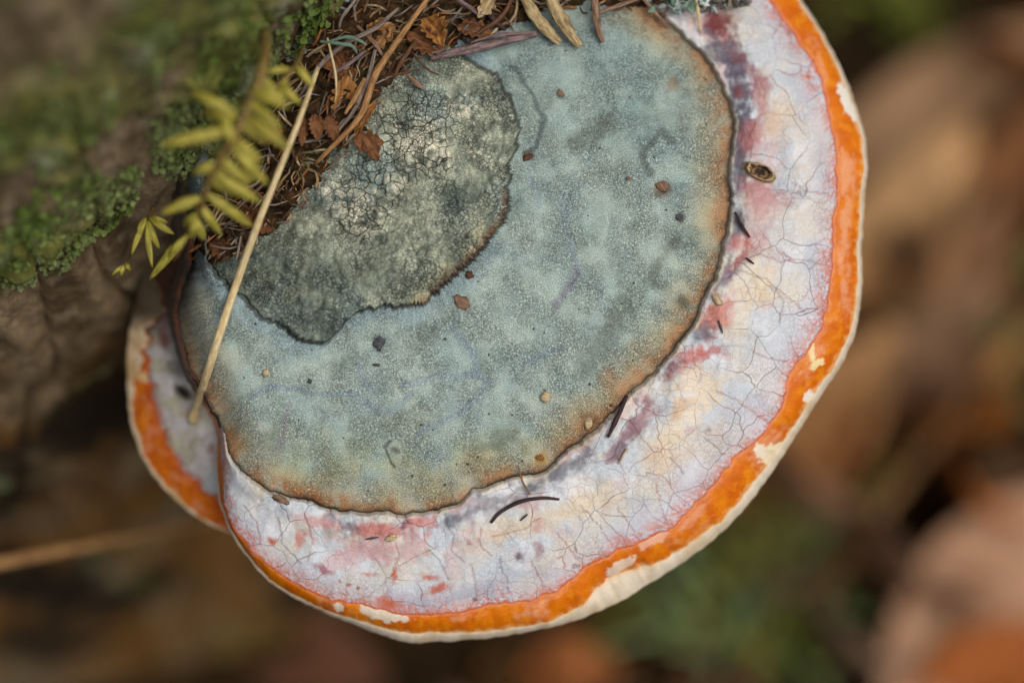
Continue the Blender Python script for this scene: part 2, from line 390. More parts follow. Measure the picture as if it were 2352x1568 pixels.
# --- crust, older dome
def H_crust(t, u, v):
    h = 0.55-0.12*t-0.25*t**4+0.05*np.sin(t*11+0.8*pn(u/200, v/200, 9))*ss(0.1, 0.4, t)
    h = h-0.17*ss(9, 0, (1-t)*(r3-r4+5)[None])**2
    h = h+0.09*fbm(u, v, 150, 71, 4)+0.035*fbm(u, v, 38, 72, 3)+pits(u, v)
    h = h-0.10*ss(0.10, 0.0, t)*0.6
    h = h-1.9*LEFT*ss(0.0, 1.0, t)**1.5-0.5*FOLD*ss(0.55, 1, t)
    return h+tiltv(v)
def H_dome(t, u, v):
    h = 0.62+0.28*(1-t**2)+0.20*fbm(u, v, 130, 75, 4)+0.20*np.abs(fbm(u, v, 48, 76, 3))+0.035*fbm(u, v, 14, 77, 2)+pits(u, v)
    h = h+0.06*ss(0.75, 0.93, t)-0.22*ss(13, 0, (1-t)*r4[None])**2
    h = h-1.2*LEFT*ss(0.35, 1.0, t)
    return h+tiltv(v)
def belt_h(t, u, v):
    h = 0.0+0.16*ss(0, 14, t*(r2-r3+7)[None])-0.06*t-0.22*t**3+0.11*fbm(u, v, 95, 81, 4)*(1.15-t)+0.035*fbm(u, v, 26, 82, 3)*(1.1-t)
    h = h+0.05*np.sin(t*8+2*pn(u/160, v/160, 83))*(1-t)
    return h-0.9*FOLD*(0.35+0.65*t)*1.0+tiltv(v)
def end_at(Hf, tt, r):  # boundary heights
    return Hf
fungus = None
conk = empty('bracket_fungus', px(620, 330, -2.0))
meta(conk, 'large bracket fungus with grey crust, pale crackled belt and orange margin', 'bracket fungus')

# pigments
def col_crust(t, u, v, r, r3_, dome=False):
    n1 = fbm(u, v, 260, 101, 4); n2 = fbm(u, v, 90, 102, 4); n3 = fbm(u, v, 24, 103, 3)
    c = mix(s2l((138, 154, 152)), s2l((150, 163, 156)), ss(-0.3, 0.4, n2+0.3*n3))
    c = mix(c, s2l((112, 134, 136)), 0.5*ss(0.05, 0.5, n1)+0.4*ss(480, 60, v))
    c = mix(c, s2l((141, 146, 116)), 0.62*np.clip(ss(880, 1140, v)+0.6*ss(0.7, 0.95, t), 0, 1)*ss(-0.45, 0.25, n2))
    c = mix(c, s2l((100, 112, 98)), 0.36*ss(0.12, 0.42, fbm(u, v, 120, 104, 4)))
    c = c*np.array((1.50, 1.55, 1.50))
    d3 = (r3_-r)
    wob = 1+0.8*fbm(u, v, 110, 105, 3)
    tan = ss(120, 25, d3/wob)
    tan = tan*(0.75+0.25*ss(-0.2, 0.3, n2))
    tan = tan*(1-ss(150, 165, PH)*0.9)
    c = mix(c, s2l((190, 172, 132)), 0.72*tan)
    c = mix(c, s2l((180, 120, 72)), (0.7+0.25*ss(84, 96, PH)*ss(140, 128, PH))*ss(54, 12, d3/wob)*ss(-0.45, 0.15, n2+0.5*n3)*(1-0.85*ss(140, 155, PH)))
    c = mix(c, s2l((70, 54, 36)), 0.85*ss(18, 3, d3+8*n3)*(0.65+0.35*ss(-.2, .2, n2)))
    c = mix(c, s2l((40, 34, 26)), 0.8*ss(10, 2, d3))
    return c, n2, n3
VEINS = [[(1290, 440), (1305, 560), (1330, 610), (1300, 680), (1275, 700)], [(930, 885), (1010, 865), (1090, 860), (1130, 880)], [(1200, 830), (1290, 795)], [(635, 885), (720, 905), (800, 905), (850, 940), (900, 945), (945, 905)], [(818, 838), (855, 895)], [(575, 905), (640, 885)], [(1040, 745), (1085, 820), (1100, 860)], [(1240, 470), (1215, 400)], [(960, 1000), (1050, 950), (1120, 885)]]
PURP = [[(660, 925), (652, 990), (640, 1035)], [(1325, 620), (1305, 670), (1280, 700)]]
def paint_crust(t, u, v, r):
    R3 = r3[None]; c, n2, n3 = col_crust(t, u, v, r, R3)
    wu, wv = u+14*fbm(u, v, 60, 111, 3), v+14*fbm(u, v, 60, 112, 3)
    for p in VEINS:
        d = polyd(wu, wv, p); c = mix(c, s2l((150, 170, 180)), 0.6*ss(11, 5, d+3*n3))
    for p in PURP:
        d = polyd(wu, wv, p); c = mix(c, s2l((156, 152, 160)), 0.6*ss(10, 4, d+4*n3))
    # fresh bluish strip along the old dome's step, the step's shade painted as a dark line at its foot
    d4 = r-r4[None]
    c = mix(c, s2l((146, 172, 180)), 0.6*ss(60, 10, d4)*ss(20, 30, PH))
    c = mix(c, s2l((56, 52, 44)), 0.75*ss(7, 1, d4))
    # soft crescent scar beside the dome
    d = polyd(wu, wv, [(1180, 160), (1225, 215), (1250, 280), (1235, 340), (1205, 355)]); c = mix(c, s2l((96, 112, 112)), 0.7*ss(9, 2, d))
    # pits and stains
    for a, b, rr, cc in [(1520, 432, 26, (120, 92, 70)), (1558, 500, 16, (58, 52, 46)), (1352, 972, 30, (138, 92, 44)), (870, 788, 20, (62, 74, 80)), (1545, 195, 26, (150, 134, 108)), (905, 1030, 14, (70, 66, 56)), (1255, 912, 16, (146, 122, 82)), (1285, 215, 12, (84, 72, 62)), (1570, 690, 26, (84, 80, 62)), (1240, 1052, 22, (186, 142, 56)), (1400, 870, 30, (182, 156, 122)), (1215, 360, 15, (92, 70, 50))]:
        d = np.hypot(wu-a, wv-b)+10*n3+6*n2; c = mix(c, s2l(cc), 0.75*ss(rr*1.15, rr*0.2, d))
    for a, b, rr in [(1352, 968, 10)]:
        c = mix(c, s2l((225, 214, 196)), ss(rr, rr*0.5, np.hypot(wu-a, wv-b)))
    for p, wd_ in [([(1450, 690), (1415, 740), (1385, 790), (1340, 840)], 22), ([(1180, 1000), (1100, 1030)], 20), ([(1500, 640), (1540, 560)], 22), ([(1320, 330), (1400, 280)], 20)]:
        c = mix(c, s2l((112, 122, 104)), 0.6*ss(wd_*1.6, 0, polyd(wu, wv, p)+wd_*(n2+n3)))
    # crease at the lower edge, dark olive smears
    d = polyd(wu, wv, [(900, 1010), (880, 1030), (905, 1070)]); c = mix(c, s2l((60, 56, 46)), 0.7*ss(6, 1.5, d))
    d = polyd(wu, wv, [(1490, 400), (1475, 360), (1520, 300), (1545, 330)]); c = mix(c, s2l((100, 110, 104)), 0.6*ss(14, 3, d))
    # left flank stained
    c = mix(c, s2l((126, 104, 66)), 0.55*ss(46, 6, r3[None]-r-26)*ss(158, 166, PH)*ss(-0.2, 0.3, n2+n3))
    c = mix(c, s2l((96, 112, 118)), 0.5*ss(55, 10, r3[None]-r)*ss(150, 158, PH))
    return c
def paint_dome(t, u, v, r):
    n1 = fbm(u, v, 170, 121, 4); n2 = fbm(u, v, 60, 122, 4); n3 = fbm(u, v, 18, 123, 3)
    c = mix(s2l((104, 112, 98)), s2l((142, 148, 130)), ss(-0.3, 0.3, n2+0.4*n3))
    c = mix(c, s2l((116, 136, 134)), 0.6*ss(0.0, 0.4, n1))
    for a, b, rr in [(960, 320, 90), (1010, 360, 60), (840, 490, 90), (770, 440, 60), (1060, 245, 50), (900, 430, 50), (1080, 350, 30)]:
        d = np.hypot(u-a, (v-b)*1.15)+45*n2
        c = mix(c, s2l((188, 186, 164)), 0.75*ss(rr, rr*0.35, d)*ss(-0.35, 0.2, n2+n3))
    c = mix(c, s2l((68, 84, 80)), 0.72*np.clip(ss(60, 0, np.abs((v-640)-0.0)/2.2+(u-700)*0.10)*ss(-.35, .15, n2)+ss(0.1, 0.45, fbm(u, v, 100, 126, 4))*0.6, 0, 1))
    c = mix(c, s2l((66, 80, 78)), 0.7*ss(95, 30, np.hypot(u-720, (v-745)*1.3)+30*n3))
    d4 = r4[None]-r
    c = mix(c, s2l((150, 142, 104)), 0.55*ss(60, 22, d4)*ss(0, 15, PH)*ss(100, 92, PH)*ss(-0.3, .2, n2))
    c = mix(c, s2l((104, 74, 52)), 0.85*ss(24, 8, d4+10*n3)*ss(-20, -5, PH)*ss(96, 84, PH))
    c = mix(c, s2l((52, 54, 46)), 0.8*ss(11, 2, d4+4*n3))  # shade along the step painted as a dark outline
    c = 0.5*c+0.5*c*(1+0.5*n3[..., None]+0.5*n2[..., None])
    return c*1.62, np.clip(ss(150, 60, np.hypot(u-950, v-330)+60*n2)+ss(110, 50, np.hypot(u-830, v-490)+60*n2)+0.6*ss(-0.1, 0.3, n1), 0, 1)

# (u, v, major, minor, angle deg, colour, strength)
BLOT = [(1652, 55, 46, 34, 40, (112, 44, 46), .9), (1690, 150, 34, 60, -20, (82, 80, 96), .9), (1708, 230, 26, 70, -8, (86, 84, 100), .9), (1700, 130, 16, 20, 0, (126, 70, 70), .5), (1697, 212, 10, 18, 0, (140, 66, 56), .55), (1705, 310, 22, 50, 8, (96, 96, 106), .8),
        (1752, 240, 22, 60, -25, (166, 112, 116), .7), (1724, 310, 26, 44, 20, (160, 98, 98), .75), (1790, 270, 44, 60, -10, (220, 204, 178), .7), (1745, 445, 56, 40, 20, (172, 116, 116), .8), (1755, 500, 50, 60, 0, (186, 150, 150), .5), (1690, 500, 16, 44, 10, (96, 100, 108), .8), (1672, 560, 16, 34, 12, (110, 116, 124), .7),
        (1700, 600, 40, 16, -40, (150, 96, 100), .7), (1668, 640, 46, 14, -35, (118, 112, 126), .8), (1690, 560, 30, 18, -40, (196, 104, 88), .6), (1742, 640, 60, 40, -40, (222, 208, 178), .6), (1644, 722, 46, 34, -50, (196, 118, 104), .75), (1615, 770, 30, 22, -20, (96, 104, 114), .85), (1590, 812, 54, 16, -30, (190, 96, 84), .8), (1545, 845, 34, 16, -40, (108, 96, 112), .8), (1600, 890, 60, 50, -40, (226, 206, 176), .7), (1560, 940, 40, 16, -45, (206, 164, 120), .5),
        (1460, 985, 50, 16, -48, (130, 96, 106), .85), (1425, 1030, 34, 14, -45, (112, 100, 112), .8), (1500, 950, 36, 20, -45, (176, 132, 132), .6), (1330, 1062, 26, 18, -20, (128, 132, 138), .8), (1292, 1085, 34, 20, -20, (124, 130, 136), .85), (1222, 1118, 22, 18, 0, (116, 124, 132), .8), (1190, 1150, 30, 16, -30, (140, 126, 134), .6), (1100, 1155, 26, 18, -30, (136, 130, 136), .7), (1130, 1170, 24, 14, -20, (140, 134, 136), .6),
        (1192, 1280, 12, 9, 0, (92, 62, 78), .95), (1237, 1262, 10, 20, -10, (140, 96, 104), .8), (1238, 1205, 14, 20, 0, (186, 142, 136), .7), (1130, 1230, 34, 18, 10, (206, 176, 150), .6), (1076, 1248, 8, 10, 0, (176, 104, 92), .8), (1035, 1192, 20, 20, 0, (112, 122, 132), .85),
        (880, 1222, 90, 24, 6, (186, 112, 104), .8), (840, 1262, 70, 30, 10, (196, 150, 148), .6), (960, 1195, 26, 12, -10, (196, 120, 112), .8), (926, 1208, 10, 20, 25, (120, 90, 100), .8), (800, 1212, 26, 22, 0, (106, 116, 126), .85), (765, 1190, 20, 14, 20, (140, 128, 138), .7), (700, 1192, 36, 12, 20, (206, 170, 170), .7), (690, 1240, 12, 22, 20, (190, 108, 92), .7), (626, 1243, 12, 12, 0, (182, 92, 50), .95), (740, 1305, 26, 7, 20, (156, 96, 116), .8), (905, 1322, 7, 15, 10, (186, 84, 48), .9), (980, 1270, 10, 10, 0, (186, 150, 130), .5),
        (1000, 1355, 30, 10, -20, (188, 86, 46), .85), (985, 1325, 22, 8, 10, (190, 88, 50), .8), (890, 1388, 30, 18, 10, (190, 88, 34), .95), (850, 1320, 24, 8, 10, (196, 110, 76), .7), (1110, 1358, 40, 18, -5, (170, 178, 190), .6), (800, 1340, 5, 5, 0, (170, 76, 48), .9), (820, 1352, 5, 5, 0, (170, 76, 48), .9), (780, 1332, 5, 5, 0, (170, 76, 48), .8), (1090, 1378, 5, 5, 0, (92, 80, 60), .9),
        (1630, 985, 10, 8, 0, (136, 116, 122), .8), (1580, 990, 20, 10, -40, (200, 168, 168), .6), (1850, 180, 14, 5, 25, (196, 92, 44), .9)]
def blot(c, u, v, L, n3, amt=0.75):
    for a, b, ra, rb, an, cc, st in L:
        ca, sa = math.cos(math.radians(an)), math.sin(math.radians(an)); dx, dy = u-a, v-b
        d = np.hypot((dx*ca+dy*sa)/ra, (-dx*sa+dy*ca)/rb)+amt*n3
        c = mix(c, s2l(cc), st*ss(1.45, 0.25, d))
    return c
def blot_hard(c, u, v, L, n3, amt=0.7):
    for a, b, ra, rb, an, cc, st in L:
        ca, sa = math.cos(math.radians(an)), math.sin(math.radians(an)); dx, dy = u-a, v-b
        d = np.hypot((dx*ca+dy*sa)/ra, (-dx*sa+dy*ca)/rb)+amt*n3
        c = mix(c, s2l(cc), st*ss(1.1, 0.85, d))
    return c
STREAK = [([(1630, 70), (1682, 165), (1708, 260), (1700, 350), (1694, 420)], 24, (92, 92, 106), .9), ([(1690, 470), (1690, 540), (1668, 620)], 13, (120, 122, 130), .8), ([(1640, 40), (1690, 130), (1760, 200), (1745, 280), (1715, 340)], 15, (158, 92, 94), .75),
          ([(1720, 560), (1672, 640)], 12, (178, 104, 96), .75), ([(1655, 690), (1620, 760)], 24, (200, 128, 112), .7), ([(1640, 800), (1580, 830), (1530, 862)], 13, (176, 92, 88), .8), ([(1490, 930), (1450, 990), (1400, 1050)], 15, (140, 104, 112), .8), ([(1360, 1035), (1290, 1080), (1210, 1120), (1120, 1160), (1035, 1190)], 11, (136, 136, 142), .7), ([(990, 1195), (900, 1215), (810, 1215), (720, 1195)], 15, (190, 124, 118), .7),
          ([(1780, 300), (1745, 470)], 34, (206, 170, 164), .55), ([(1620, 900), (1500, 1060)], 34, (224, 206, 170), .55), ([(960, 1250), (760, 1290)], 26, (206, 166, 164), .55), ([(1400, 1130), (1250, 1200), (1130, 1230)], 26, (218, 200, 166), .6), ([(1760, 640), (1680, 760)], 26, (222, 206, 174), .55), ([(1120, 1350), (1010, 1385), (900, 1370)], 18, (168, 174, 190), .6)]
CRACKS = [[(1105, 1215), (1100, 1240), (1110, 1262), (1130, 1275)], [(1150, 1277), (1150, 1300), (1165, 1330), (1168, 1360)], [(1723, 802), (1760, 822), (1804, 829)], [(1646, 897), (1689, 917), (1725, 940), (1757, 967)], [(1616, 1004), (1640, 1022), (1663, 1044)], [(1737, 581), (1794, 601), (1837, 594), (1901, 611)], [(1774, 655), (1827, 695), (1875, 752)], [(1537, 1049), (1571, 1086)], [(1507, 1109), (1517, 1159), (1537, 1210)], [(1419, 1166), (1440, 1196), (1463, 1233)], [(1332, 1159), (1372, 1203), (1412, 1257)], [(1281, 1223), (1306, 1255), (1332, 1290)], [(1221, 1287), (1251, 1348)], [(1023, 1176), (1026, 1203), (1043, 1229), (1036, 1263), (1067, 1290)], [(1080, 1293), (1093, 1337), (1095, 1378)], [(909, 1246), (919, 1273), (902, 1310)], [(985, 1262), (1010, 1285), (1030, 1330)], [(1130, 1232), (1200, 1215), (1240, 1190)], [(1820, 420), (1850, 440), (1900, 445)], [(1690, 620), (1760, 640), (1800, 690), (1790, 740)], [(700, 1180), (720, 1240), (705, 1290)], [(560, 1160), (590, 1200), (600, 1250)], [(640, 1190), (650, 1250), (690, 1290)]]
def paint_belt(t, u, v, r):
    n1 = fbm(u, v, 140, 131, 4); n2 = fbm(u, v, 55, 132, 4); n3 = fbm(u, v, 16, 133, 3); n4 = fbm(u, v, 90, 134, 4)
    c = mix(s2l((196, 206, 212)), s2l((208, 205, 194)), ss(-0.2, 0.3, n1))
    c = mix(c, s2l((222, 226, 230)), 0.6*ss(0.05, 0.4, n4))
    c = mix(c, s2l((172, 182, 192)), 0.55*ss(0.08, 0.4, fbm(u, v, 80, 135, 4)))
    c = mix(c, s2l((200, 150, 144)), 0.6*ss(0.05, 0.4, fbm(u, v, 100, 136, 4))*ss(0.9, 0.3, t))
    c = mix(c, s2l((196, 184, 152)), 0.6*ss(0.10, 0.4, fbm(u, v, 70, 137, 4))*ss(0.8, 0.2, t))
    c = mix(c, s2l((136, 140, 152)), 0.7*ss(0.08, 0.38, fbm(u, v, 46, 138, 4))*ss(0.55, 0.1, t))
    c = mix(c, s2l((192, 182, 196)), 0.42*ss(0.66, 0.93, t+0.2*n2))
    wu, wv = u+10*fbm(u, v, 40, 139, 3), v+10*fbm(u, v, 40, 140, 3)
    for p, wd_, cc, st in STREAK:
        c = mix(c, s2l(cc), st*ss(wd_*1.3, wd_*0.3, polyd(wu, wv, p)+wd_*1.2*(n2+0.7*n3)))
    c = blot(c, wu, wv, BLOT, n2+n3)
    ku, kv = u+5*fbm(u, v, 20, 148, 3), v+5*fbm(u, v, 20, 149, 3)
    for i, p in enumerate(CRACKS):
        c = mix(c, s2l(((142, 66, 58), (96, 72, 76), (150, 84, 70))[i % 3]), 0.5*ss(3.0, 0.8, polyd(ku, kv, p)))
    c = mix(c, s2l((224, 214, 190)), 0.8*ss(0.075, 0.03, t+0.05*n2)*(1-FOLD))
    c = mix(c, s2l((150, 128, 96)), 0.7*ss(0.02, 0.0, t))
    d2 = r2[None]-r
    c = mix(c, s2l((200, 112, 84)), 0.8*ss(44, 4, d2*(1+1.2*n1)+16*n3)*ss(-0.25, 0.15, n2+1.2*n3+1.2*fbm(u, v, 7, 147, 2)))
    c = mix(c, s2l((196, 92, 36)), ss(7, 1, d2+5*n3))
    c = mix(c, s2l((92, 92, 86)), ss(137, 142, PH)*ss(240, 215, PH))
    c = mix(c, s2l((178, 96, 74)), 0.8*FOLD*ss(0.9, 0.6, t)*ss(-.3, .2, n2)*ss(129, 133, PH))
    return c
FLAKE = [(850, 1402, 32, 14, 30, (230, 214, 190), 1.), (895, 1414, 46, 15, 8, (232, 216, 192), 1.), (775, 1393, 15, 9, 10, (232, 220, 200), 1.), (1772, 1042, 30, 20, -30, (236, 222, 184), 1.), (1792, 1030, 14, 16, 0, (238, 226, 190), 1.), (1745, 1036, 10, 18, -20, (236, 222, 196), 1.), (1430, 1296, 34, 12, -25, (232, 206, 180), 1.), (1410, 1312, 14, 10, 0, (230, 206, 180), 1.), (1448, 1322, 24, 12, -20, (236, 216, 190), 1.), (1944, 225, 17, 40, -18, (230, 226, 210), 1.), (1958, 258, 11, 34, -30, (230, 226, 210), 1.), (1866, 812, 8, 24, -10, (238, 214, 160), .95), (1876, 838, 20, 9, -30, (240, 220, 160), .95), (1858, 912, 9, 16, 20, (236, 226, 208), 1.), (1500, 1240, 40, 12, -25, (232, 180, 150), .8), (640, 1265, 0.1, 0.1, 0, (1, 1, 1), 0)]
def paint_orange(t, u, v, r):
    ar = PH*12; n1 = fbm(ar*0.5+0*t, r-r2[None], 46, 141, 3); n3 = fbm(u, v, 14, 142, 3); n2 = fbm(u, v, 60, 143, 4)
    c = mix(s2l((220, 122, 6)), s2l((204, 100, 5)), ss(-0.3, 0.3, n2))
    c = mix(c, s2l((234, 150, 24)), 0.5*ss(0.1, 0.4, fbm(u, v, 34, 144, 3)))
    bloom = ss(0.0, 0.42, n1+0.3*n3)*ss(0.0, 0.25, t)*ss(1.0, 0.6, t)
    c = mix(c, s2l((226, 160, 116)), 0.78*bloom)
    c = mix(c, s2l((222, 150, 110)), 0.6*ss(0.16, 0.0, t+0.16*n3))
    c = mix(c, s2l((232, 186, 120)), 0.6*ss(0.86, 1.0, t+0.25*n3))
    wu, wv = u+9*fbm(u, v, 30, 145, 3), v+9*fbm(u, v, 30, 146, 3)
    c = blot_hard(c, wu, wv, FLAKE, n3, 0.7)
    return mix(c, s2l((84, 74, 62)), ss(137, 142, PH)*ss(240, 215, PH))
def paint_lip(t, u, v, r):
    n2 = fbm(u, v, 60, 151, 4)
    c = mix(s2l((224, 212, 188)), s2l((208, 190, 156)), ss(-0.2, 0.4, n2))
    c = mix(c, s2l((232, 180, 112)), 0.6*ss(0.15, 0.0, t))
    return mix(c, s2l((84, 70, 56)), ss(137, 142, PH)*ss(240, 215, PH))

SURF = {}
def add_band(name, ra, rb, n, Hf, paint, mat, a=0.0, b=1.0, power=1.0, extra=None, closed=False):
    t, u, v, r = band(ra, rb, n, a, b, power); h = Hf(t, u, v)
    P = px(u, v, h)
    pc = paint(t, u, v, r); att = {}
    if isinstance(pc, tuple): pc, cm = pc; att['crackmask'] = np.broadcast_to(cm, t.shape)
    if extra: 
        for k, f in extra.items(): att[k] = np.broadcast_to(f(t, u, v), t.shape)
    dpv = np.stack([P[..., 0], P[..., 1], 0*P[..., 0]], -1)
    fc = gridfaces(n, len(phi), True)[:, ::-1]
    build(name, P.reshape(-1, 3), fc, mat, conk, np.asarray(pc).reshape(-1, 3), dpv.reshape(-1, 3), att=att)
    SURF[name] = (ra, rb, np.linspace(a, b, n)**power, h)
M_crust = mat_crust('grey_crust', 19.0, 0.60)
M_dome = mat_crust('old_crust', 13.0, 0.86, True)
M_belt = mat_belt('pale_belt'); M_or = mat_orange('orange_margin'); M_lip = mat_orange('cream_rim', 0.6)
one = lambda k: (lambda t, u, v: 0*t+k)
add_band('old_dome_crust', 0*r4+2, r4, 122, H_dome, paint_dome, M_dome, 0.0, 1.0, 0.8, {'speck': one(0.3)})
add_band('grey_crust', r4-5, r3, 205, H_crust, paint_crust, M_crust, 0.0, 1.0, 1.0, {'speck': lambda t, u, v: ss(0.02, 0.1, t)})
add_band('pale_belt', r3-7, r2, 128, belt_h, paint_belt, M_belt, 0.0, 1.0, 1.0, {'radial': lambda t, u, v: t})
hb1 = belt_h(np.ones((1, len(phi))), (CU+r2*cp)[None], (CV+r2*sp_)[None])
def H_or(t, u, v): 
    return hb1-0.10*t-0.36*t**2.2+0.03*fbm(u, v, 60, 84, 3)*t*(1-t)*4+0.05*fbm(u, v, 40, 85, 3)*t
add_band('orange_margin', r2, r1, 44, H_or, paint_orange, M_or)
ho1 = H_or(np.ones((1, len(phi))), (CU+r1*cp)[None], (CV+r1*sp_)[None])
def H_lip(t, u, v): return ho1-(0.10*t+0.30*t**2.5)*(1-0.75*ss(98, 112, PH))
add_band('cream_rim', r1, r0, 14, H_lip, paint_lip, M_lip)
hl1 = H_lip(np.ones((1, len(phi))), 0*hb1, 0*hb1)
def H_under(t, u, v): return hl1-0.4*t**0.5-4.2*t**1.3
def paint_under(t, u, v, r): return mix(s2l((226, 212, 184)), s2l((196, 172, 126)), ss(-.2, .3, fbm(u, v, 50, 161, 3)))
add_band('pore_surface', r0, r0*0.42, 30, H_under, paint_under, M_lip, 0.0, 1.0, 1.6)

# height of the fungus at a pixel (for things lying on it)
def hconk(u, v):
    a = math.degrees(math.atan2(v-CV, u-CU)); 
    if a < dense0: a += 360
    r = math.hypot(u-CU, v-CV); j = int(np.argmin(np.abs(phi-a)))
    for nme in ('old_dome_crust', 'grey_crust', 'pale_belt', 'orange_margin', 'cream_rim'):
        ra, rb, tt, h = SURF[nme]
        if r <= rb[j]:
            t = (r-ra[j])/max(rb[j]-ra[j], 1e-3); return float(np.interp(t, tt, h[:, j]))
    return float(SURF['cream_rim'][3][-1, j])
def on(u, v, dh=0.0): return px(u, v, hconk(u, v)+dh)

# --- the small lower lobe left of the fold
def make_lobe():
    outer = np.array([(345, 560), (300, 740), (294, 770), (290, 850), (294, 920), (298, 970), (318, 1035), (355, 1098), (390, 1135), (430, 1172), (475, 1203), (525, 1222), (580, 1240)], float)
    inner = np.array([(440, 560), (420, 740), (428, 770), (445, 830), (470, 880), (495, 920), (530, 960), (560, 1000), (580, 1030), (600, 1060), (620, 1090), (640, 1120), (660, 1150)], float)
    hi = np.array([-2.0, -2.0, -1.95, -1.9, -1.85, -1.8, -1.8, -1.8, -1.8, -1.8, -1.85, -1.9, -2.0]); ho = np.array([-2.9, -2.8, -2.75, -2.7, -2.7, -2.7, -2.7, -2.65, -2.6, -2.55, -2.5, -2.5, -2.6])
    n = 260; q = np.linspace(0, 12, n); k = np.arange(13)
    def sm(y): 
        y = np.interp(q, k, y); g = np.exp(-0.5*(np.arange(-30, 31)/10)**2); g /= g.sum(); return np.convolve(np.pad(y, 30, mode='edge'), g, 'valid')
    ou, ov, iu, iv = sm(outer[:, 0]), sm(outer[:, 1]), sm(inner[:, 0]), sm(inner[:, 1]); HI, HO = sm(hi), sm(ho)
    ou = ou+5*fbm(q*40, q*0, 30, 201, 3)
    orw = sm(np.array([.0, .0, .02, .12, .27, .28, .26, .24, .25, .28, .30, .3, .3])); lw = sm(np.array([.5, .5, .34, .13, .06, .05, .035, .03, .06, .04, .03, .03, .03]))
    orw = orw+0.06*fbm(q*40, q*0, 40, 202, 3); lw = np.clip(lw*(1+1.2*fbm(q*40, q*0, 26, 203, 3)), .018, .8); orw = np.clip(orw, 0.012, .8)
    b0, b1 = np.clip(1-lw-orw, 0.15, 1), 1-lw
    b1 = np.maximum(b1, b0+0.02)
    def strip(name, ta, tb, m, mat, paint, parent, curl=False):
        t = ta[None]+(tb-ta)[None]*np.linspace(0, 1, m)[:, None]
        u = iu+(ou-iu)*t; v = iv+(ov-iv)*t
        h = HI+(HO-HI)*(0.15*t+0.85*t**2.6)+0.10*np.sin(t*5)*(1-t)+0.10*fbm(u, v, 60, 205, 4)*(1-t**4)
        P = px(u, v, h); 
        if curl:
            ex = [P]
            for kk in range(1, 9):
                f = kk/8; uu = ou+(iu-ou)*0.55*f**1.5; vv = ov+(iv-ov)*0.55*f**1.5; ex.append(px(uu, vv, HO-0.3*f**.5-1.6*f)[None])
            P = np.concatenate(ex, 0); t = np.concatenate([t, np.ones((8, n))], 0); u = np.concatenate([u, np.broadcast_to(ou, (8, n))]); v = np.concatenate([v, np.broadcast_to(ov, (8, n))]); m += 8
        c = paint(t, u, v)
        dpv = np.stack([P[..., 0], P[..., 1], 0*P[..., 0]], -1)
        return build(name, P.reshape(-1, 3), gridfaces(m, n), mat, parent, c.reshape(-1, 3), dpv.reshape(-1, 3), att={'radial': t*0.5})
    def pb(t, u, v):
        n2 = fbm(u, v, 50, 211, 4); n3 = fbm(u, v, 16, 212, 3)
        c = mix(s2l((170, 168, 146)), s2l((184, 182, 180)), ss(-.2, .2, n2))
        c = blot(c, u, v, [(400, 790, 30, 60, -15, (96, 100, 98), .8), (420, 850, 34, 40, -20, (84, 88, 84), .85), (420, 900, 26, 14, 35, (28, 22, 16), 1.), (345, 700, 34, 60, 10, (70, 30, 20), 1.), (340, 640, 60, 50, 0, (40, 26, 18), 1.), (375, 770, 14, 40, -10, (110, 48, 38), .8), (438, 955, 26, 16, 20, (168, 142, 92), .7), (485, 1030, 12, 16, 0, (134, 92, 66), .8), (480, 985, 30, 20, 0, (196, 196, 184), .7), (490, 1110, 30, 30, 0, (178, 188, 196), .6)], n2)
        d = (b0[None]-t)*200
        c = mix(c, s2l((150, 66, 46)), 0.75*ss(20, 3, d+14*n3)*ss(-.5, 0, n2+n3)); return mix(c, s2l((52, 36, 26)), ss(800, 715, v+20*n2))  # upper end painted dark for the cavity's shade
    def po(t, u, v):
        n2 = fbm(u, v, 44, 213, 4); n3 = fbm(u, v, 18, 214, 3)
        c = mix(s2l((204, 110, 14)), s2l((184, 84, 18)), ss(-.2, .3, n2)); c = mix(c, s2l((214, 140, 96)), 0.6*ss(.05, .35, fbm(u, v, 36, 215, 3)))
        c = mix(c, s2l((178, 80, 40)), 0.6*ss(0.12, 0, t-b0[None]))
        return blot(c, u, v, [(460, 1085, 50, 18, 35, (232, 160, 70), .7), (330, 865, 30, 12, 0, (226, 196, 140), .9), (330, 960, 10, 40, 0, (220, 128, 20), .7)], n3)*(1-0.8*ss(800, 715, v))[..., None]  # orange dimmed upwards, cavity shade put into the colour
    def pl(t, u, v): return (1-0.85*ss(775, 715, v))[..., None]*mix(s2l((222, 202, 166)), s2l((200, 168, 120)), ss(-.2, .3, fbm(u, v, 40, 216, 3)))  # rim colour dimmed upwards to paint the cavity's shade
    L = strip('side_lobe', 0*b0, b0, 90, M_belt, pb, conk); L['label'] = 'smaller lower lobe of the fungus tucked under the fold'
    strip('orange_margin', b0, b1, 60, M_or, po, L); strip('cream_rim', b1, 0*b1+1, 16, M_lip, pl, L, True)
make_lobe()

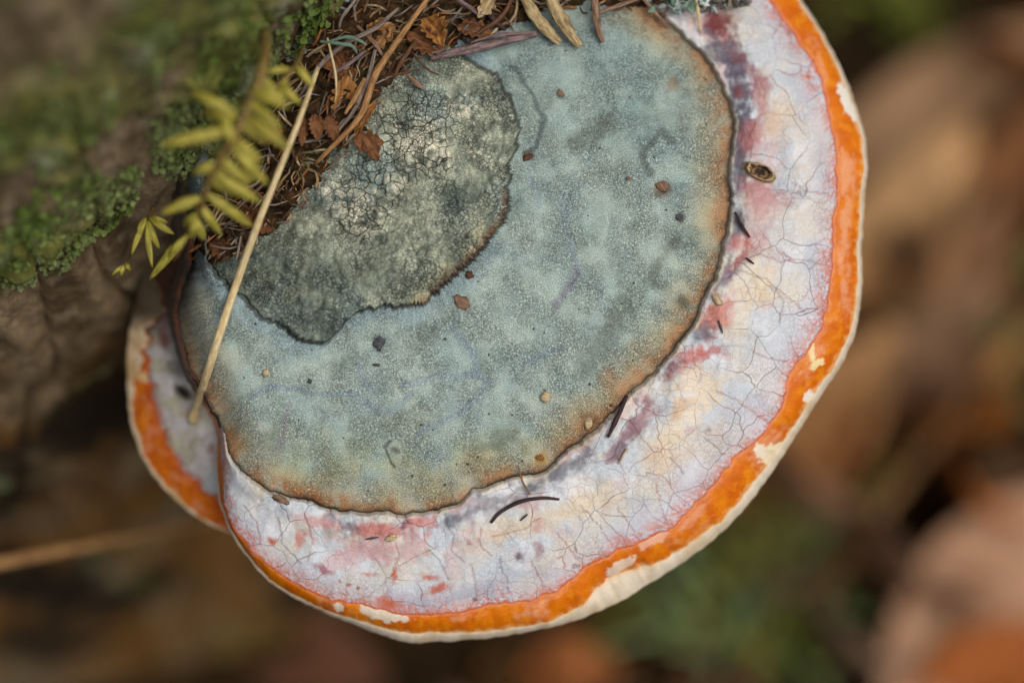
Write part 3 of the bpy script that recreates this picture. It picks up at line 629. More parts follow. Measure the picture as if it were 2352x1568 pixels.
# ---------------------------------------------------------------- plant pieces
def wi(p): return (np.asarray(p, float)-OFF)*100.0 @ RM      # world m -> design cm
def spline(P, n):
    P = np.asarray(P, float); 
    if len(P) == 2: return P[0]+(P[1]-P[0])*np.linspace(0, 1, n)[:, None]
    Q = np.vstack([2*P[0]-P[1], P, 2*P[-1]-P[-2]]); out = []
    for x in np.linspace(0, len(P)-1, n):
        i = min(int(x), len(P)-2); t = x-i; a, b, c, d = Q[i:i+4]
        out.append(0.5*((2*b)+(c-a)*t+(2*a-5*b+4*c-d)*t*t+(3*b-a-3*c+d)*t**3))
    return np.array(out)
def tubegeo(P, rad, k=8, flat=1.0, rough=0.0, seed=0, nrmv=(0, 0, 1.0)):
    """tube round the design-frame points P with radii rad (cm)"""
    P = np.asarray(P); n = len(P); tg = np.gradient(P, axis=0); tg /= np.linalg.norm(tg, axis=1)[:, None]+1e-9
    up = np.asarray(nrmv, float); a = np.cross(tg, up); a /= np.linalg.norm(a, axis=1)[:, None]+1e-9; b = np.cross(a, tg)
    an = np.arange(k)/k*2*math.pi
    r = np.broadcast_to(np.asarray(rad, float), (n,))[:, None]*np.ones((1, k))
    if rough: r = r*(1+rough*fbm(np.arange(n)[:, None]*0.35+0*an, an[None]*2.2+seed*7.7+np.zeros((n, 1)), 1.5, seed % 90, 3)*2)
    V = P[:, None]+r[..., None]*(np.cos(an)[None, :, None]*a[:, None]+flat*np.sin(an)[None, :, None]*b[:, None])
    L = np.concatenate([[0], np.cumsum(np.linalg.norm(np.diff(P, axis=0), axis=1))])
    dp = np.stack(np.broadcast_arrays(L[:, None], (an/6.28*0.6)[None], np.float64(seed*3.3)), -1)
    f = gridfaces(n, k, True)
    V = np.concatenate([V.reshape(-1, 3), P[:1], P[-1:]]); dp = np.concatenate([dp.reshape(-1, 3), dp[0, :1], dp[-1, :1]])
    m = len(V); j = np.arange(k)
    c0 = np.stack([np.full(k, m-2), j, (j+1) % k, (j+1) % k], -1); c1 = np.stack([np.full(k, m-1), (n-1)*k+(j+1) % k, (n-1)*k+j, (n-1)*k+j], -1)
    tri = np.concatenate([f[:, [0, 1, 2]], f[:, [0, 2, 3]], c0[:, :3], c1[:, :3]])
    return V, tri[:, ::-1], dp
def tube(name, pts, wid, mat, parent=None, n=24, k=8, flat=0.8, rough=0.12, seed=0, taper=(0.8, 1.0, 0.6)):
    """pts (u, v, h) pixels; wid full width in px"""
    P = spline([px(*p) for p in pts], n); x = np.linspace(0, 1, n)
    r = 0.5*wid*D/F*np.interp(x, (0, 0.5, 1), taper)
    V, f, dp = tubegeo(P, r, k, flat, rough, seed); return build(name, V, f, mat, parent, None, dp, origin=P[0])
def leafgeo(base, along, across, nor, L, Wd, m=26, k=9, teeth=0, curl=0.3, bend=0.2, wav=0.05, seed=0, prof=0.8):
    s = np.linspace(0, 1, m)[:, None]; a = np.linspace(-1, 1, k)[None]
    hw = np.sin(np.pi*np.clip(s, 0.004, 0.996)**prof)**0.75
    if teeth: hw = hw*(0.55+0.45*np.abs(2*((s*teeth+0.13*np.sign(a)) % 1)-1)**0.8)
    y = a*hw*Wd/2
    z = curl*Wd*(a**2)*hw*0.5+bend*L*(s-0.5)**2*-1+wav*L*fbm(s*3+0*a, a*1.3+seed*5.1+0*s, 1.0, seed % 80, 3)
    base, along, across, nor = map(np.asarray, (base, along, across, nor))
    V = base+(s*L+0*a)[..., None]*along+y[..., None]*across+z[..., None]*nor
    dp = np.stack([s*L+0*a, y, 0*y+seed*2.7], -1)
    return V.reshape(-1, 3), gridfaces(m, k), dp.reshape(-1, 3)
def solid(o, th): md = o.modifiers.new('thickness', 'SOLIDIFY'); md.thickness = th; md.offset = 0; return o
def frame_from(ang, tiltn=(0, 0)):
    """leaf frame lying in the picture plane: ang in degrees, image sense (v down)"""
    a = math.radians(ang); al = np.array((math.cos(a), -math.sin(a), 0)); nz = nrm((tiltn[0], tiltn[1], 1.0))
    al = nrm(al-nz*(al@nz)); return al, np.cross(nz, al), nz
K = D/F

M = {
 'straw': mat_fib('pale_straw', (222, 206, 160), (190, 166, 116), 0.55, dark=0.35), 'tan': mat_fib('tan_stem', (172, 132, 84), (118, 82, 46), 0.6),
 'grey': mat_fib('grey_twig', (140, 126, 114), (84, 72, 64), 0.75), 'lilac': mat_fib('weathered_twig', (138, 118, 116), (78, 64, 62), 0.7),
 'chip': mat_fib('pale_wood_chip', (188, 168, 124), (122, 102, 66), 0.7), 'needle': mat_fib('dead_needle', (150, 122, 98), (98, 72, 56), 0.55),
 'dark': mat_fib('dark_twig', (72, 50, 48), (38, 26, 26), 0.6), 'rust': mat_fib('rusty_leaf', (126, 84, 48), (78, 48, 28), 0.75, dark=0.7),
 'ochre': mat_fib('ochre_leaf', (164, 116, 58), (108, 70, 34), 0.75, dark=0.6), 'brown': mat_fib('brown_stem', (108, 74, 50), (64, 42, 30), 0.7),
 'sprig': mat_fib('yellow_green_sprig', (176, 166, 72), (130, 124, 44), 0.5, dark=0.25), 'stem': mat_fib('sprig_stem', (138, 118, 60), (96, 78, 40), 0.6),
 'teal': mat_fib('lichen_thread', (122, 146, 128), (88, 112, 96), 0.8), 'tuft': mat_fib('dry_moss_tuft', (142, 132, 92), (84, 78, 46), 0.85),
 'cream': mat_fib('cream_husk', (214, 196, 158), (158, 132, 96), 0.6), 'slate': mat_fib('slate_flake', (84, 88, 92), (50, 52, 54), 0.6),
}

# --- litter bed in the crevice between trunk and fungus (uncountable)
CLp = np.array([(470, 590), (555, 515), (630, 430), (690, 340), (750, 270), (815, 190), (885, 105), (980, 55), (1100, 20), (1250, -30), (1450, -22), (1690, -22)], float)
CLw = np.array([36, 62, 84, 92, 92, 92, 84, 70, 84, 60, 50, 48], float)
def make_litter():
    n, k = 260, 30; C = spline(np.c_[CLp, CLw], n); tg = np.gradient(C[:, :2], axis=0); tg /= np.linalg.norm(tg, axis=1)[:, None]
    pr = np.c_[-tg[:, 1], tg[:, 0]]                       # towards the fungus (lower right)
    a = np.linspace(-3.0, 1.0, k)
    ed = 1+0.45*fbm(np.arange(n)*1.0, np.zeros(n)+3.3, 22, 301, 3)
    off = np.where(a < 0, a, a)[None]*C[:, 2:3]*np.where(a[None] > 0, ed[:, None], 1)
    u = C[:, 0:1]+pr[:, 0:1]*off; v = C[:, 1:2]+pr[:, 1:2]*off
    hc = np.array([hconk(x, y) for x, y in zip(u.ravel(), v.ravel())]).reshape(u.shape)
    prof = np.where(a > 0, 0.30*(1-a**2)-0.10, 0.20-0.06*a**2)[None]
    h = hc+prof+0.22*fbm(u, v, 60, 303, 4)+0.18*fbm(u, v, 18, 304, 3)*ss(1.0, 0.7, a)[None]
    P = px(u, v, h)
    c = mix(s2l((34, 26, 16)), s2l((84, 62, 40)), ss(-.3, .35, fbm(u, v, 26, 305, 4))); c = mix(c, s2l((70, 66, 40)), 0.5*ss(0, .35, fbm(u, v, 80, 306, 3)))
    o = build('litter', P.reshape(-1, 3), gridfaces(n, k), mat_col('dark_litter', 0.95, 0.1, 9.0, 0.0012), None, c.reshape(-1, 3), P.reshape(-1, 3))
    meta(o, 'dark crumbly plant litter packed between trunk and fungus', 'litter', kind='stuff')
    # loose needles and fibres, too many and too small to pick apart
    Vs, Fs, Cs, Ds = [], [], [], []; base = 0
    pal = [(160, 130, 92), (134, 122, 112), (84, 60, 42), (146, 96, 52), (112, 86, 62), (176, 154, 118), (98, 74, 56), (150, 138, 122)]
    for i in range(700):
        x = random.uniform(0, n-1); j = int(x); aa = random.uniform(-1.5, 0.98); 
        uu = C[j, 0]+pr[j, 0]*aa*C[j, 2]; vv = C[j, 1]+pr[j, 1]*aa*C[j, 2]
        an = math.atan2(tg[j, 1], tg[j, 0])+random.gauss(0, 0.6); L = random.uniform(20, 95); 
        if aa > 0.6: L *= 0.6
        du, dv = math.cos(an)*L/2, math.sin(an)*L/2; hh = hconk(uu, vv)+random.uniform(0.08, 0.30)*(1 if aa < 0.5 else 0.5); q = random.uniform(-.25, .25); cu = random.gauss(0, 0.12)*L
        Pn = spline([px(uu-du, vv-dv, hh-q), px(uu+cu*math.sin(an), vv-cu*math.cos(an), hh+0.06), px(uu+du, vv+dv, hh+q)], 7)
        r = 0.5*random.uniform(2.2, 7.5)*K*np.array((.5, .9, 1, 1, .95, .8, .3)); V, f, dp = tubegeo(Pn, r, 5, 0.7, 0.1, i)
        col = s2l(pal[random.randrange(len(pal))])*random.uniform(0.55, 1.15); Vs.append(V); Fs.append(f+base); base += len(V); Cs.append(np.broadcast_to(col, V.shape)); Ds.append(dp)
    o = build('needle_litter', np.concatenate(Vs), np.concatenate(Fs), mat_col('litter_fibres', 0.75, 0.2, 6.0, 0.0002), None, np.concatenate(Cs), np.concatenate(Ds))
    meta(o, 'thin dry needles and fibres scattered over the dark litter', 'litter', kind='stuff')
make_litter()

# --- pieces one can pick out of the litter
def HC(u, v, d): return hconk(u, v)+d
TW = [  # name, label, category, material, width px, points (u, v, height above fungus), flat
 ('dried_stalk', 'long tan dried stem lying diagonally over the rusty leaves', 'stalk', 'tan', 17, [(995, -20, .75), (930, 70, .7), (885, 135, .6), (858, 180, .55), (830, 262, .5), (775, 325, .4), (722, 378, .2)], .5),
 ('dried_stalk', 'grey split stem running beside the green moss', 'stalk', 'grey', 13, [(915, 20, .6), (860, 66, .6), (800, 96, .6), (745, 140, .55), (708, 190, .5), (688, 222, .4)], .6),
 ('grass_stalk', 'thin bent yellowish stalk hanging over the brown leaf crumbs', 'stalk', 'straw', 6, [(752, 88, .8), (762, 130, .85), (771, 175, .8), (772, 216, .6), (768, 236, .4)], .9),
 ('twig', 'short purplish grey twig pointing into the rusty leaf crumbs', 'twig', 'lilac', 10, [(838, 118, .6), (800, 148, .6), (762, 172, .5)], .9),
 ('dried_stalk', 'speckled grey stem broken along the long tan stem', 'stalk', 'grey', 12, [(862, 115, .45), (845, 180, .45), (815, 250, .4), (778, 300, .35)], .6),
 ('dried_stalk', 'short tan sliver left of the long tan stem', 'stalk', 'tan', 13, [(838, 180, .5), (815, 225, .45), (792, 262, .35)], .45),
 ('broken_twig', 'splintered lilac grey twig lying across the top of the old crust', 'twig', 'lilac', 24, [(1232, 78, .35), (1170, 92, .34), (1100, 108, .30), (1040, 122, .24), (988, 134, .14)], .6),
 ('twig', 'thin grey twig splitting off above the splintered one', 'twig', 'lilac', 9, [(1225, 74, .42), (1150, 80, .5), (1085, 96, .45)], .8),
 ('wood_chip', 'pale yellowish wood splinter pointing down onto the grey crust', 'wood chip', 'chip', 32, [(1190, -30, .55), (1228, 35, .42), (1262, 75, .30), (1286, 98, .18)], .35),
 ('wood_chip', 'longer pale wood splinter with a light sharp edge', 'wood chip', 'chip', 34, [(1246, -40, .62), (1275, 20, .50), (1305, 70, .34), (1332, 106, .14)], .4),
 ('dead_needle', 'paired brown pine needle standing on the upper crust edge', 'needle', 'needle', 20, [(1364, -30, .5), (1368, 20, .4), (1373, 62, .22), (1384, 98, .08)], .5),
 ('dead_needle', 'brown needle slanting away from the paired pine needle', 'needle', 'needle', 11, [(1372, 30, .35), (1425, 12, .36), (1490, -12, .4)], .7),
 ('dead_needle', 'pale brown needle lying on the upper right crust', 'needle', 'needle', 10, [(1470, -12, .35), (1505, 30, .25), (1538, 66, .10)], .7),
 ('dead_needle', 'faded needle stub at the crust groove under the lichen', 'needle', 'straw', 9, [(1596, -10, .4), (1603, 25, .3), (1608, 70, .12)], .7),
 ('grass_stalk', 'curved hair thin stem drooping onto the old crust', 'stalk', 'brown', 6, [(945, 118, .4), (962, 140, .45), (985, 162, .35), (1008, 172, .12)], .9),
 ('twig', 'brown stem with a forked reddish tip beside the old crust', 'twig', 'brown', 12, [(955, 92, .5), (930, 130, .45), (912, 160, .35), (905, 178, .25)], .8),
 ('twig', 'reddish side shoot crossing the forked brown stem', 'twig', 'brown', 7, [(898, 172, .3), (930, 168, .35), (964, 160, .25)], .8),
 ('dried_stalk', 'flat brown strip lying at the old crust edge', 'stalk', 'needle', 14, [(940, 176, .22), (955, 190, .2), (972, 204, .08)], .4),
 ('dead_needle', 'double needle poking out left of the curled rusty leaves', 'needle', 'needle', 9, [(610, 420, .5), (570, 455, .45), (535, 490, .4)], .6),
 ('dried_stalk', 'brown stalk running down behind the yellow green sprig', 'stalk', 'tan', 14, [(475, 478, .7), (442, 520, .6), (415, 572, .5), (400, 600, .3)], .6),
 ('lichen_thread', 'pale bluish green thread arching over the grey split stem', 'lichen', 'teal', 9, [(745, 100, .7), (790, 86, .95), (822, 92, .9), (842, 104, .7)], .9),
 ('lichen_thread', 'bluish green lichen thread curving down beside the moss', 'lichen', 'teal', 9, [(735, 96, .75), (775, 100, .9), (808, 106, .85), (820, 122, .7)], .9),
 ('twig', 'dark twig buried behind the splintered grey twig', 'twig', 'dark', 16, [(1110, -20, .4), (1130, 40, .35), (1160, 70, .2)], .8),
 ('twig', 'brown twig leaning from the pale wood splinter', 'twig', 'brown', 12, [(1180, -10, .45), (1150, 40, .4), (1105, 72, .3), (1080, 90, .2)], .8),
 ('dried_stalk', 'greyish stem crossing above the orange curled leaf', 'stalk', 'lilac', 12, [(1040, -10, .6), (1075, 15, .55), (1110, 30, .5), (1150, -20, .6)], .6),
 ('dried_stalk', 'rusty grooved stem between leaf curl and trunk moss', 'stalk', 'needle', 12, [(820, 60, .35), (860, 100, .45), (880, 130, .4)], .6),
]
for i, (nm, lab, cat, mt, wd, pts, fl) in enumerate(TW):
    o = tube(nm, [(u, v, HC(u, v, d)) for u, v, d in pts], wd, M[mt], None, 26, 9, fl, 0.22, i+1, (0.7, 1.0, 0.5)); meta(o, lab, cat, {'twig': 'twigs in the crevice litter', 'stalk': 'dried stalks in the crevice litter'}.get(cat))
# the long straw across the fungus and one in the background
o = tube('grass_straw', [(732, 150, HC(732, 150, .55)), (690, 268, 1.55), (640, 395, 1.4), (590, 520, 1.25), (540, 660, HC(540, 660, .62)), (500, 780, HC(500, 780, .55)), (474, 862, HC(474, 862, .4)), (452, 930, -1.2), (440, 968, -1.66)], 19, M['straw'], None, 60, 10, .6, .06, 3, (0.55, .95, 1.15))
meta(o, 'long pale straw leaning across the fungus from litter to lower lobe', 'straw')

# rusty leaf crumbs
LV = [('leaf_fragment', 'orange curled leaf flap caught on the long tan stem', 'tan', 905, 60, .55, 150, 95, 70, 4, .5), ('leaf_fragment', 'bright ochre curled leaf beside the splintered grey twig', 'ochre', 975, 40, .45, 60, 80, 70, 5, 1.0), ('leaf_fragment', 'dark hollow rusty leaf under the ochre curl', 'rust', 935, 80, .3, 20, 100, 70, 5, .9),
      ('fern_leaflet', 'toothed rusty fern leaflet beside the long straw', 'rust', 722, 262, .45, 80, 60, 42, 6, .3), ('fern_leaflet', 'toothed rusty fern leaflet nearer the long tan stem', 'rust', 752, 268, .45, 70, 62, 40, 6, .3), ('fern_leaflet', 'narrow rusty leaflet left of the toothed pair', 'rust', 698, 270, .4, 95, 66, 30, 5, .4), ('leaf_fragment', 'torn orange leaf bit lying on the old crust edge', 'rust', 812, 320, .25, 10, 70, 60, 4, .4), ('leaf_fragment', 'rusty leaf scrap with a drooping tip on the old crust', 'rust', 838, 312, .2, 60, 64, 44, 3, .4),
      ('leaf_fragment', 'crumpled brown leaf crumbs between stalk and grey stem', 'ochre', 800, 175, .35, 100, 110, 70, 6, .5), ('leaf_fragment', 'small curled rusty leaf cup under the sprig', 'rust', 540, 490, .35, 30, 70, 64, 5, 1.3), ('leaf_fragment', 'rolled brown leaf beside the straw on the crust rim', 'rust', 580, 508, .3, 20, 56, 46, 5, 1.1), ('leaf_fragment', 'little rolled rusty leaf hanging at the crust edge', 'rust', 480, 560, .3, 20, 54, 50, 4, 1.3), ('leaf_fragment', 'thin rusty leaf strip along the grey crust', 'ochre', 862, 230, .35, 120, 100, 30, 5, .4),
      ('leaf_fragment', 'brown leaf scrap below the green sprig tip', 'rust', 650, 300, .4, 150, 60, 44, 5, .7), ('leaf_fragment', 'folded ochre leaf behind the grey split stem', 'ochre', 880, 40, .4, 100, 90, 60, 5, .8), ('leaf_fragment', 'dark rusty leaf pocket under the bent stalk', 'rust', 760, 120, .25, 60, 100, 80, 4, .6), ('leaf_fragment', 'rusty leaf edge showing under the pale wood splinter', 'rust', 1050, 60, .25, 10, 90, 50, 5, .5), ('leaf_fragment', 'straw coloured leaf scrap at the top beside the twigs', 'chip', 1130, -10, .55, 120, 60, 44, 3, .5)]
for i, (nm, lab, mt, u, v, d, an, L, Wd, te, cu) in enumerate(LV):
    al, ac, nz = frame_from(an, (random.uniform(-.35, .35), random.uniform(-.35, .35)))
    V, f, dp = leafgeo(px(u, v, HC(u, v, d+.12)), al, ac, nz, L*K, Wd*K, 34, 13, te, cu, 0.35, 0.10, i+11)
    meta(solid(build(nm, V, f, M[mt], None, None, dp), 0.00018), lab, 'leaf', 'rusty leaf bits in the crevice litter')
# fuzzy dry tuft next to the straw
def make_tuft():
    root = empty('dry_moss_tuft', px(690, 385, HC(690, 385, .1))); meta(root, 'fuzzy grey green dry tuft right of the long straw', 'moss')
    for i in range(26):
        an = math.radians(random.uniform(-30, 70)); L = random.uniform(40, 80); u0, v0 = 668+random.uniform(-22, 22), 372+random.uniform(-22, 24); h0 = HC(u0, v0, .15)
        tube('strand', [(u0, v0, h0), (u0+.5*L*math.cos(an), v0+.5*L*math.sin(an), h0+random.uniform(.05, .3)), (u0+L*math.cos(an+.3), v0+L*math.sin(an+.3), h0+random.uniform(-.2, .15))], random.uniform(4, 8), M['tuft'], root, 8, 5, .7, .1, i)
make_tuft()
# grey and white foliose lichen at the top edge of the fungus
def make_lichen(u, v, n, sp, cols, name, label):
    root = empty(name, px(u, v, HC(u, v, 0))); meta(root, label, 'lichen')
    for i in range(n):
        a = random.uniform(0, 6.28); r = sp*math.sqrt(random.random()); uu, vv = u+1.5*r*math.cos(a), v+.6*r*math.sin(a)
        al, ac, nz = frame_from(random.uniform(0, 360), (random.uniform(-.7, .7), random.uniform(-.7, .7)))
        V, f, dp = leafgeo(px(uu, vv, HC(uu, vv, random.uniform(.1, .45))), al, ac, nz, random.uniform(14, 30)*K, random.uniform(10, 22)*K, 12, 7, 3, .6, .3, .15, i+60)
        solid(build('lobe', V, f, cols[i % len(cols)], root, None, dp), 0.00015)
ML1 = mat_fib('white_lichen', (196, 208, 204), (132, 150, 142), 0.85, dark=0.5); ML2 = mat_fib('grey_lichen', (128, 124, 116), (74, 70, 66), 0.9)
make_lichen(1548, -2, 46, 44, [ML1, ML1, M['teal']], 'lichen', 'whitish green frilly lichen tuft above the crust groove')
make_lichen(1668, -6, 60, 42, [ML2, ML2, M['grey'], ML1], 'lichen', 'grey crumbly lichen patch on the belt by the orange margin')

# --- yellow green sprigs hanging from the trunk
def leaf_tube(root, b, t, wd, seed, mat='sprig'):
    b3, t3 = px(*b), px(*t); mid = (b3+t3)/2+np.array((0, 0, .12)); P = spline([b3, mid, t3], 11)
    r = 0.5*wd*K*np.array((.35, .6, .8, .95, 1, 1, .95, .85, .7, .48, .16)); V, f, dp = tubegeo(P, r, 7, .45, .05, seed)
    return build('leaf', V, f, M[mat], root, None, dp, origin=P[0])
def sprig(label, stem, leaves, wd=24, sw=16):
    b = stem[0]; root = empty('sprig', px(*b)); meta(root, label, 'sprig', 'yellow green sprigs on the mossy trunk')
    tube('stem', stem, sw, M['stem'], root, 30, 7, .8, .08, 5, (1.0, .9, .5))
    for i, (b, t) in enumerate(leaves): leaf_tube(root, b, t, wd*random.uniform(.85, 1.1), i+1)
def TB(u, v): p, s, z = trunk_hit(u, v); p = p+N*0.1; k_ = (D-p[2])/F; return (W_/2+p[0]/k_, H_/2-p[1]/k_, p[2])
sprig('thick yellow green sprig with long leaves hanging over the litter', [TB(600, 60), (610, 130, 3.4), (585, 215, 3.8), (545, 300, 3.9), (505, 370, 3.6), (478, 420, 3.2), (462, 475, 2.6), (448, 520, 2.0)], [
  ((576, 210, 3.8), (665, 245, 4.1)), ((567, 227, 3.8), (647, 299, 4.0)), ((590, 200, 3.7), (655, 225, 3.6)), ((564, 265, 3.9), (668, 344, 4.2)), ((556, 280, 3.9), (612, 330, 3.6)), ((534, 318, 3.8), (601, 371, 3.6)), ((530, 330, 3.8), (615, 423, 3.4)), ((505, 360, 3.6), (575, 426, 3.3)), ((492, 390, 3.4), (612, 412, 3.1)), ((487, 396, 3.4), (600, 465, 3.0)),
  ((540, 260, 3.9), (438, 210, 3.8)), ((545, 268, 3.9), (465, 262, 3.5)), ((514, 255, 3.8), (532, 330, 4.0)), ((535, 300, 3.9), (366, 334, 4.0)), ((500, 300, 3.8), (443, 332, 3.9)), ((510, 290, 3.8), (467, 322, 3.9)), ((480, 410, 3.2), (566, 452, 2.8)), ((470, 440, 2.9), (580, 520, 2.2)), ((468, 452, 2.8), (368, 492, 2.7)), ((462, 470, 2.6), (508, 540, 2.0)), ((455, 500, 2.3), (438, 548, 1.9)), ((452, 505, 2.3), (468, 552, 1.8)), ((456, 490, 2.4), (420, 520, 1.8)), ((498, 378, 3.5), (440, 400, 3.2))], 25, 22)
sprig('yellow green sprig tip pointing down to the dark cavity', [TB(440, 440), (448, 500, 1.3), (425, 545, 1.2), (395, 585, 1.0)], [((440, 530, 1.3), (343, 642, .7)), ((430, 540, 1.3), (385, 596, 1.1)), ((446, 510, 1.5), (470, 548, 1.4)), ((420, 555, 1.2), (372, 600, .9))], 22, 12)
sprig('small star shaped sprig beside the dark cavity', [TB(345, 470), (338, 505, .6), (335, 530, .7)], [((336, 505, .8), (302, 585, .8)), ((338, 510, .9), (350, 614, .8)), ((340, 508, .9), (366, 572, .7)), ((342, 500, .8), (400, 538, .9)), ((335, 500, .8), (318, 545, .9)), ((345, 500, .8), (385, 512, .8))], 17, 9)
sprig('tiny sprig tip hanging below the liverwort scales', [TB(300, 570), (292, 600, .1), (284, 620, .1)], [((290, 608, .1), (256, 632, .1)), ((288, 606, .1), (278, 634, .1)), ((292, 604, .1), (300, 622, .1))], 12, 7)
sprig('faded sprig lying on the moss above the thick one', [TB(690, 100), (680, 150, 2.2), (650, 185, 2.6), (620, 205, 2.8)], [((680, 150, 2.2), (720, 200, 2.2)), ((660, 175, 2.5), (640, 250, 2.8)), ((640, 190, 2.7), (690, 240, 2.7)), ((670, 160, 2.4), (610, 165, 2.6)), ((630, 200, 2.8), (585, 175, 2.8))], 20, 12)

# --- crumbs lying on the fungus
CR = [('needle_fragment', 'short dark flat needle piece lying on the belt edge', 'needle', 'dark', 13, [(1440, 908, .10), (1420, 955, .10), (1396, 1004, .08)], .5), ('curved_twig', 'thin curved dark twig lying on the pale belt', 'twig', 'dark', 10, [(1127, 1200, .05), (1150, 1175, .07), (1195, 1152, .07), (1245, 1143, .06), (1285, 1146, .03)], .7), ('dead_needle', 'fine tan needle sticking over the crust edge', 'needle', 'tan', 6, [(1190, 1068, .25), (1200, 1105, .16), (1218, 1135, .06)], .8),
      ('needle_fragment', 'dark sliver stuck in the groove beside the slate patch', 'needle', 'dark', 9, [(1688, 488, .08), (1705, 520, .09), (1722, 545, .06)], .6), ('needle_fragment', 'small dark sliver on the coral part of the belt', 'needle', 'slate', 6, [(1650, 735, .05), (1660, 765, .05)], .6), ('needle_fragment', 'black sliver lying on the reddish belt patch', 'needle', 'slate', 5, [(840, 1238, .05), (870, 1233, .05)], .6), ('needle_fragment', 'pale sliver standing on the belt below the dark needle', 'needle', 'cream', 6, [(1440, 1030, .04), (1420, 1066, .06)], .7), ('needle_fragment', 'tiny dark sliver beside the curved twig', 'needle', 'dark', 5, [(1195, 1195, .04), (1212, 1180, .05)], .6), ('needle_fragment', 'short dark sliver beside the coral streak', 'needle', 'dark', 6, [(1713, 592, .05), (1732, 606, .05)], .6)]
for i, (nm, lab, cat, mt, wd, pts, fl) in enumerate(CR):
    meta(tube(nm, [(u, v, HC(u, v, d)) for u, v, d in pts], wd, M[mt], None, 16, 7, fl, .25, i+40, (.6, 1, .5)), lab, cat)
def crumb(nm, lab, cat, mt, u, v, w_, h_, an, seed):
    al, ac, nz = frame_from(an); n, k = 9, 12; th = np.linspace(0.001, math.pi-0.001, n)[:, None]; ph = np.arange(k)/k*2*math.pi
    r = 1+0.45*fbm(np.cos(ph)[None]*np.sin(th)*1.5+seed, np.sin(ph)[None]*np.sin(th)*1.5+np.cos(th)*1.3, 1.0, seed % 70, 3)*2.2
    w_, h_ = w_*.85, h_*.85; X, Y, Z = r*np.sin(th)*np.cos(ph)*w_/2*K, r*np.sin(th)*np.sin(ph)*h_/2*K, r*np.cos(th)*min(w_, h_)*0.17*K
    P = px(u, v, HC(u, v, .03))+X[..., None]*al+Y[..., None]*ac+Z[..., None]*nz
    V = P.reshape(-1, 3); meta(build(nm, V, gridfaces(n, k, True)[:, ::-1], M[mt], None, None, np.stack([X, Y, 0*X+seed], -1).reshape(-1, 3)*3, origin=px(u, v, HC(u, v, 0))), lab, cat, 'crumbs lying on the fungus')
for i, a in enumerate([('bark_crumb', 'brown twisted bark crumb below the old crust step', 'crumb', 'needle', 1060, 695, 46, 32, 40), ('bark_crumb', 'small dark brown crumb close under the old crust step', 'crumb', 'brown', 1078, 632, 22, 20, 0), ('bark_crumb', 'reddish brown crumb in a pit of the upper crust', 'crumb', 'needle', 1518, 428, 42, 26, 35), ('bark_crumb', 'dark crumb in the small pit below the reddish one', 'crumb', 'slate', 1559, 500, 24, 18, 20), ('bark_crumb', 'beige grain lying on the lower crust', 'crumb', 'cream', 1254, 912, 24, 28, 10), ('bark_crumb', 'pinkish grain on the left flank of the crust', 'crumb', 'cream', 611, 856, 16, 18, 0), ('insect_husk', 'slate grey round husk with brown stripe on the crust', 'husk', 'slate', 870, 788, 30, 40, 10), ('bark_crumb', 'brown bar across the slate husk', 'crumb', 'needle', 870, 789, 24, 10, 5), ('bark_crumb', 'thin black flake under the slate husk', 'crumb', 'slate', 864, 838, 22, 7, 8), ('seed_husk', 'small cream husk lying on the reddish belt patch', 'husk', 'cream', 900, 1234, 30, 18, -20), ('bark_crumb', 'folded brown flake on the belt at the crust edge', 'crumb', 'needle', 645, 1146, 44, 20, 30), ('bark_crumb', 'brown crumb at the corner of the old crust step', 'crumb', 'brown', 1212, 362, 30, 16, -30), ('bark_crumb', 'brown speck of bark on the upper crust', 'crumb', 'needle', 1286, 214, 22, 16, 20), ('bark_crumb', 'white grain in the ochre scar by the crust edge', 'crumb', 'cream', 1352, 972, 20, 26, 10), ('bark_crumb', 'ochre grain on the crust edge by the slate patches', 'crumb', 'ochre', 1240, 1050, 24, 18, 0), ('bark_crumb', 'black angular crumb on the left crust', 'crumb', 'slate', 711, 875, 15, 12, 30), ('bark_crumb', 'tiny brown crumb beside the right crust pit', 'crumb', 'needle', 1443, 411, 14, 10, 0), ('bark_crumb', 'cream crumb on the belt at the groove', 'crumb', 'cream', 1648, 690, 34, 16, 50)]): crumb(*a, i+1)
# bore hole with a raised brown rim in the belt
def make_bore():
    n, k = 18, 40; s = np.linspace(0, 1, n)[:, None]; ph = np.arange(k)/k*2*math.pi
    al, ac, nz = frame_from(24); wob = 1+0.2*fbm(np.cos(ph)*2, np.sin(ph)*2, 1.3, 55, 3)
    rr = (0.18+0.82*s)*wob; X = rr*np.cos(ph)*44*K; Y = rr*np.sin(ph)*21*K
    Z = 0.06-0.04*ss(.55, .2, s)+0.10*np.exp(-((s-.66)/.13)**2)-0.14*ss(.80, 1, s)+0.02*fbm(X*9, Y*9, 1, 56, 2)
    P = px(1745, 396, hconk(1745, 396)+.04)+X[..., None]*al+Y[..., None]*ac+Z[..., None]*nz
    c = mix(s2l((44, 34, 26)), s2l((190, 168, 124)), ss(.52, .66, s+0.40*fbm(X*7, Y*7, 1, 57, 3))); c = mix(c, s2l((120, 84, 56)), 0.8*np.exp(-((s-.80)/.07)**2)+0*X); c = mix(c, s2l((204, 200, 190)), ss(.88, 1, s)+0*X)
    c = mix(c, s2l((130, 100, 70)), ss(.16, .05, np.abs(s-.3)+0.3*fbm(X*20, Y*6, 1, 58, 3)))
    P[0] = P[0].mean(0); f = gridfaces(n, k, True)[:, ::-1]; o = build('bore_hole', P.reshape(-1, 3), f, M_lip, conk, c.reshape(-1, 3), P.reshape(-1, 3)); o['label'] = 'dark bore hole with raised brown rim in the belt'
make_bore()

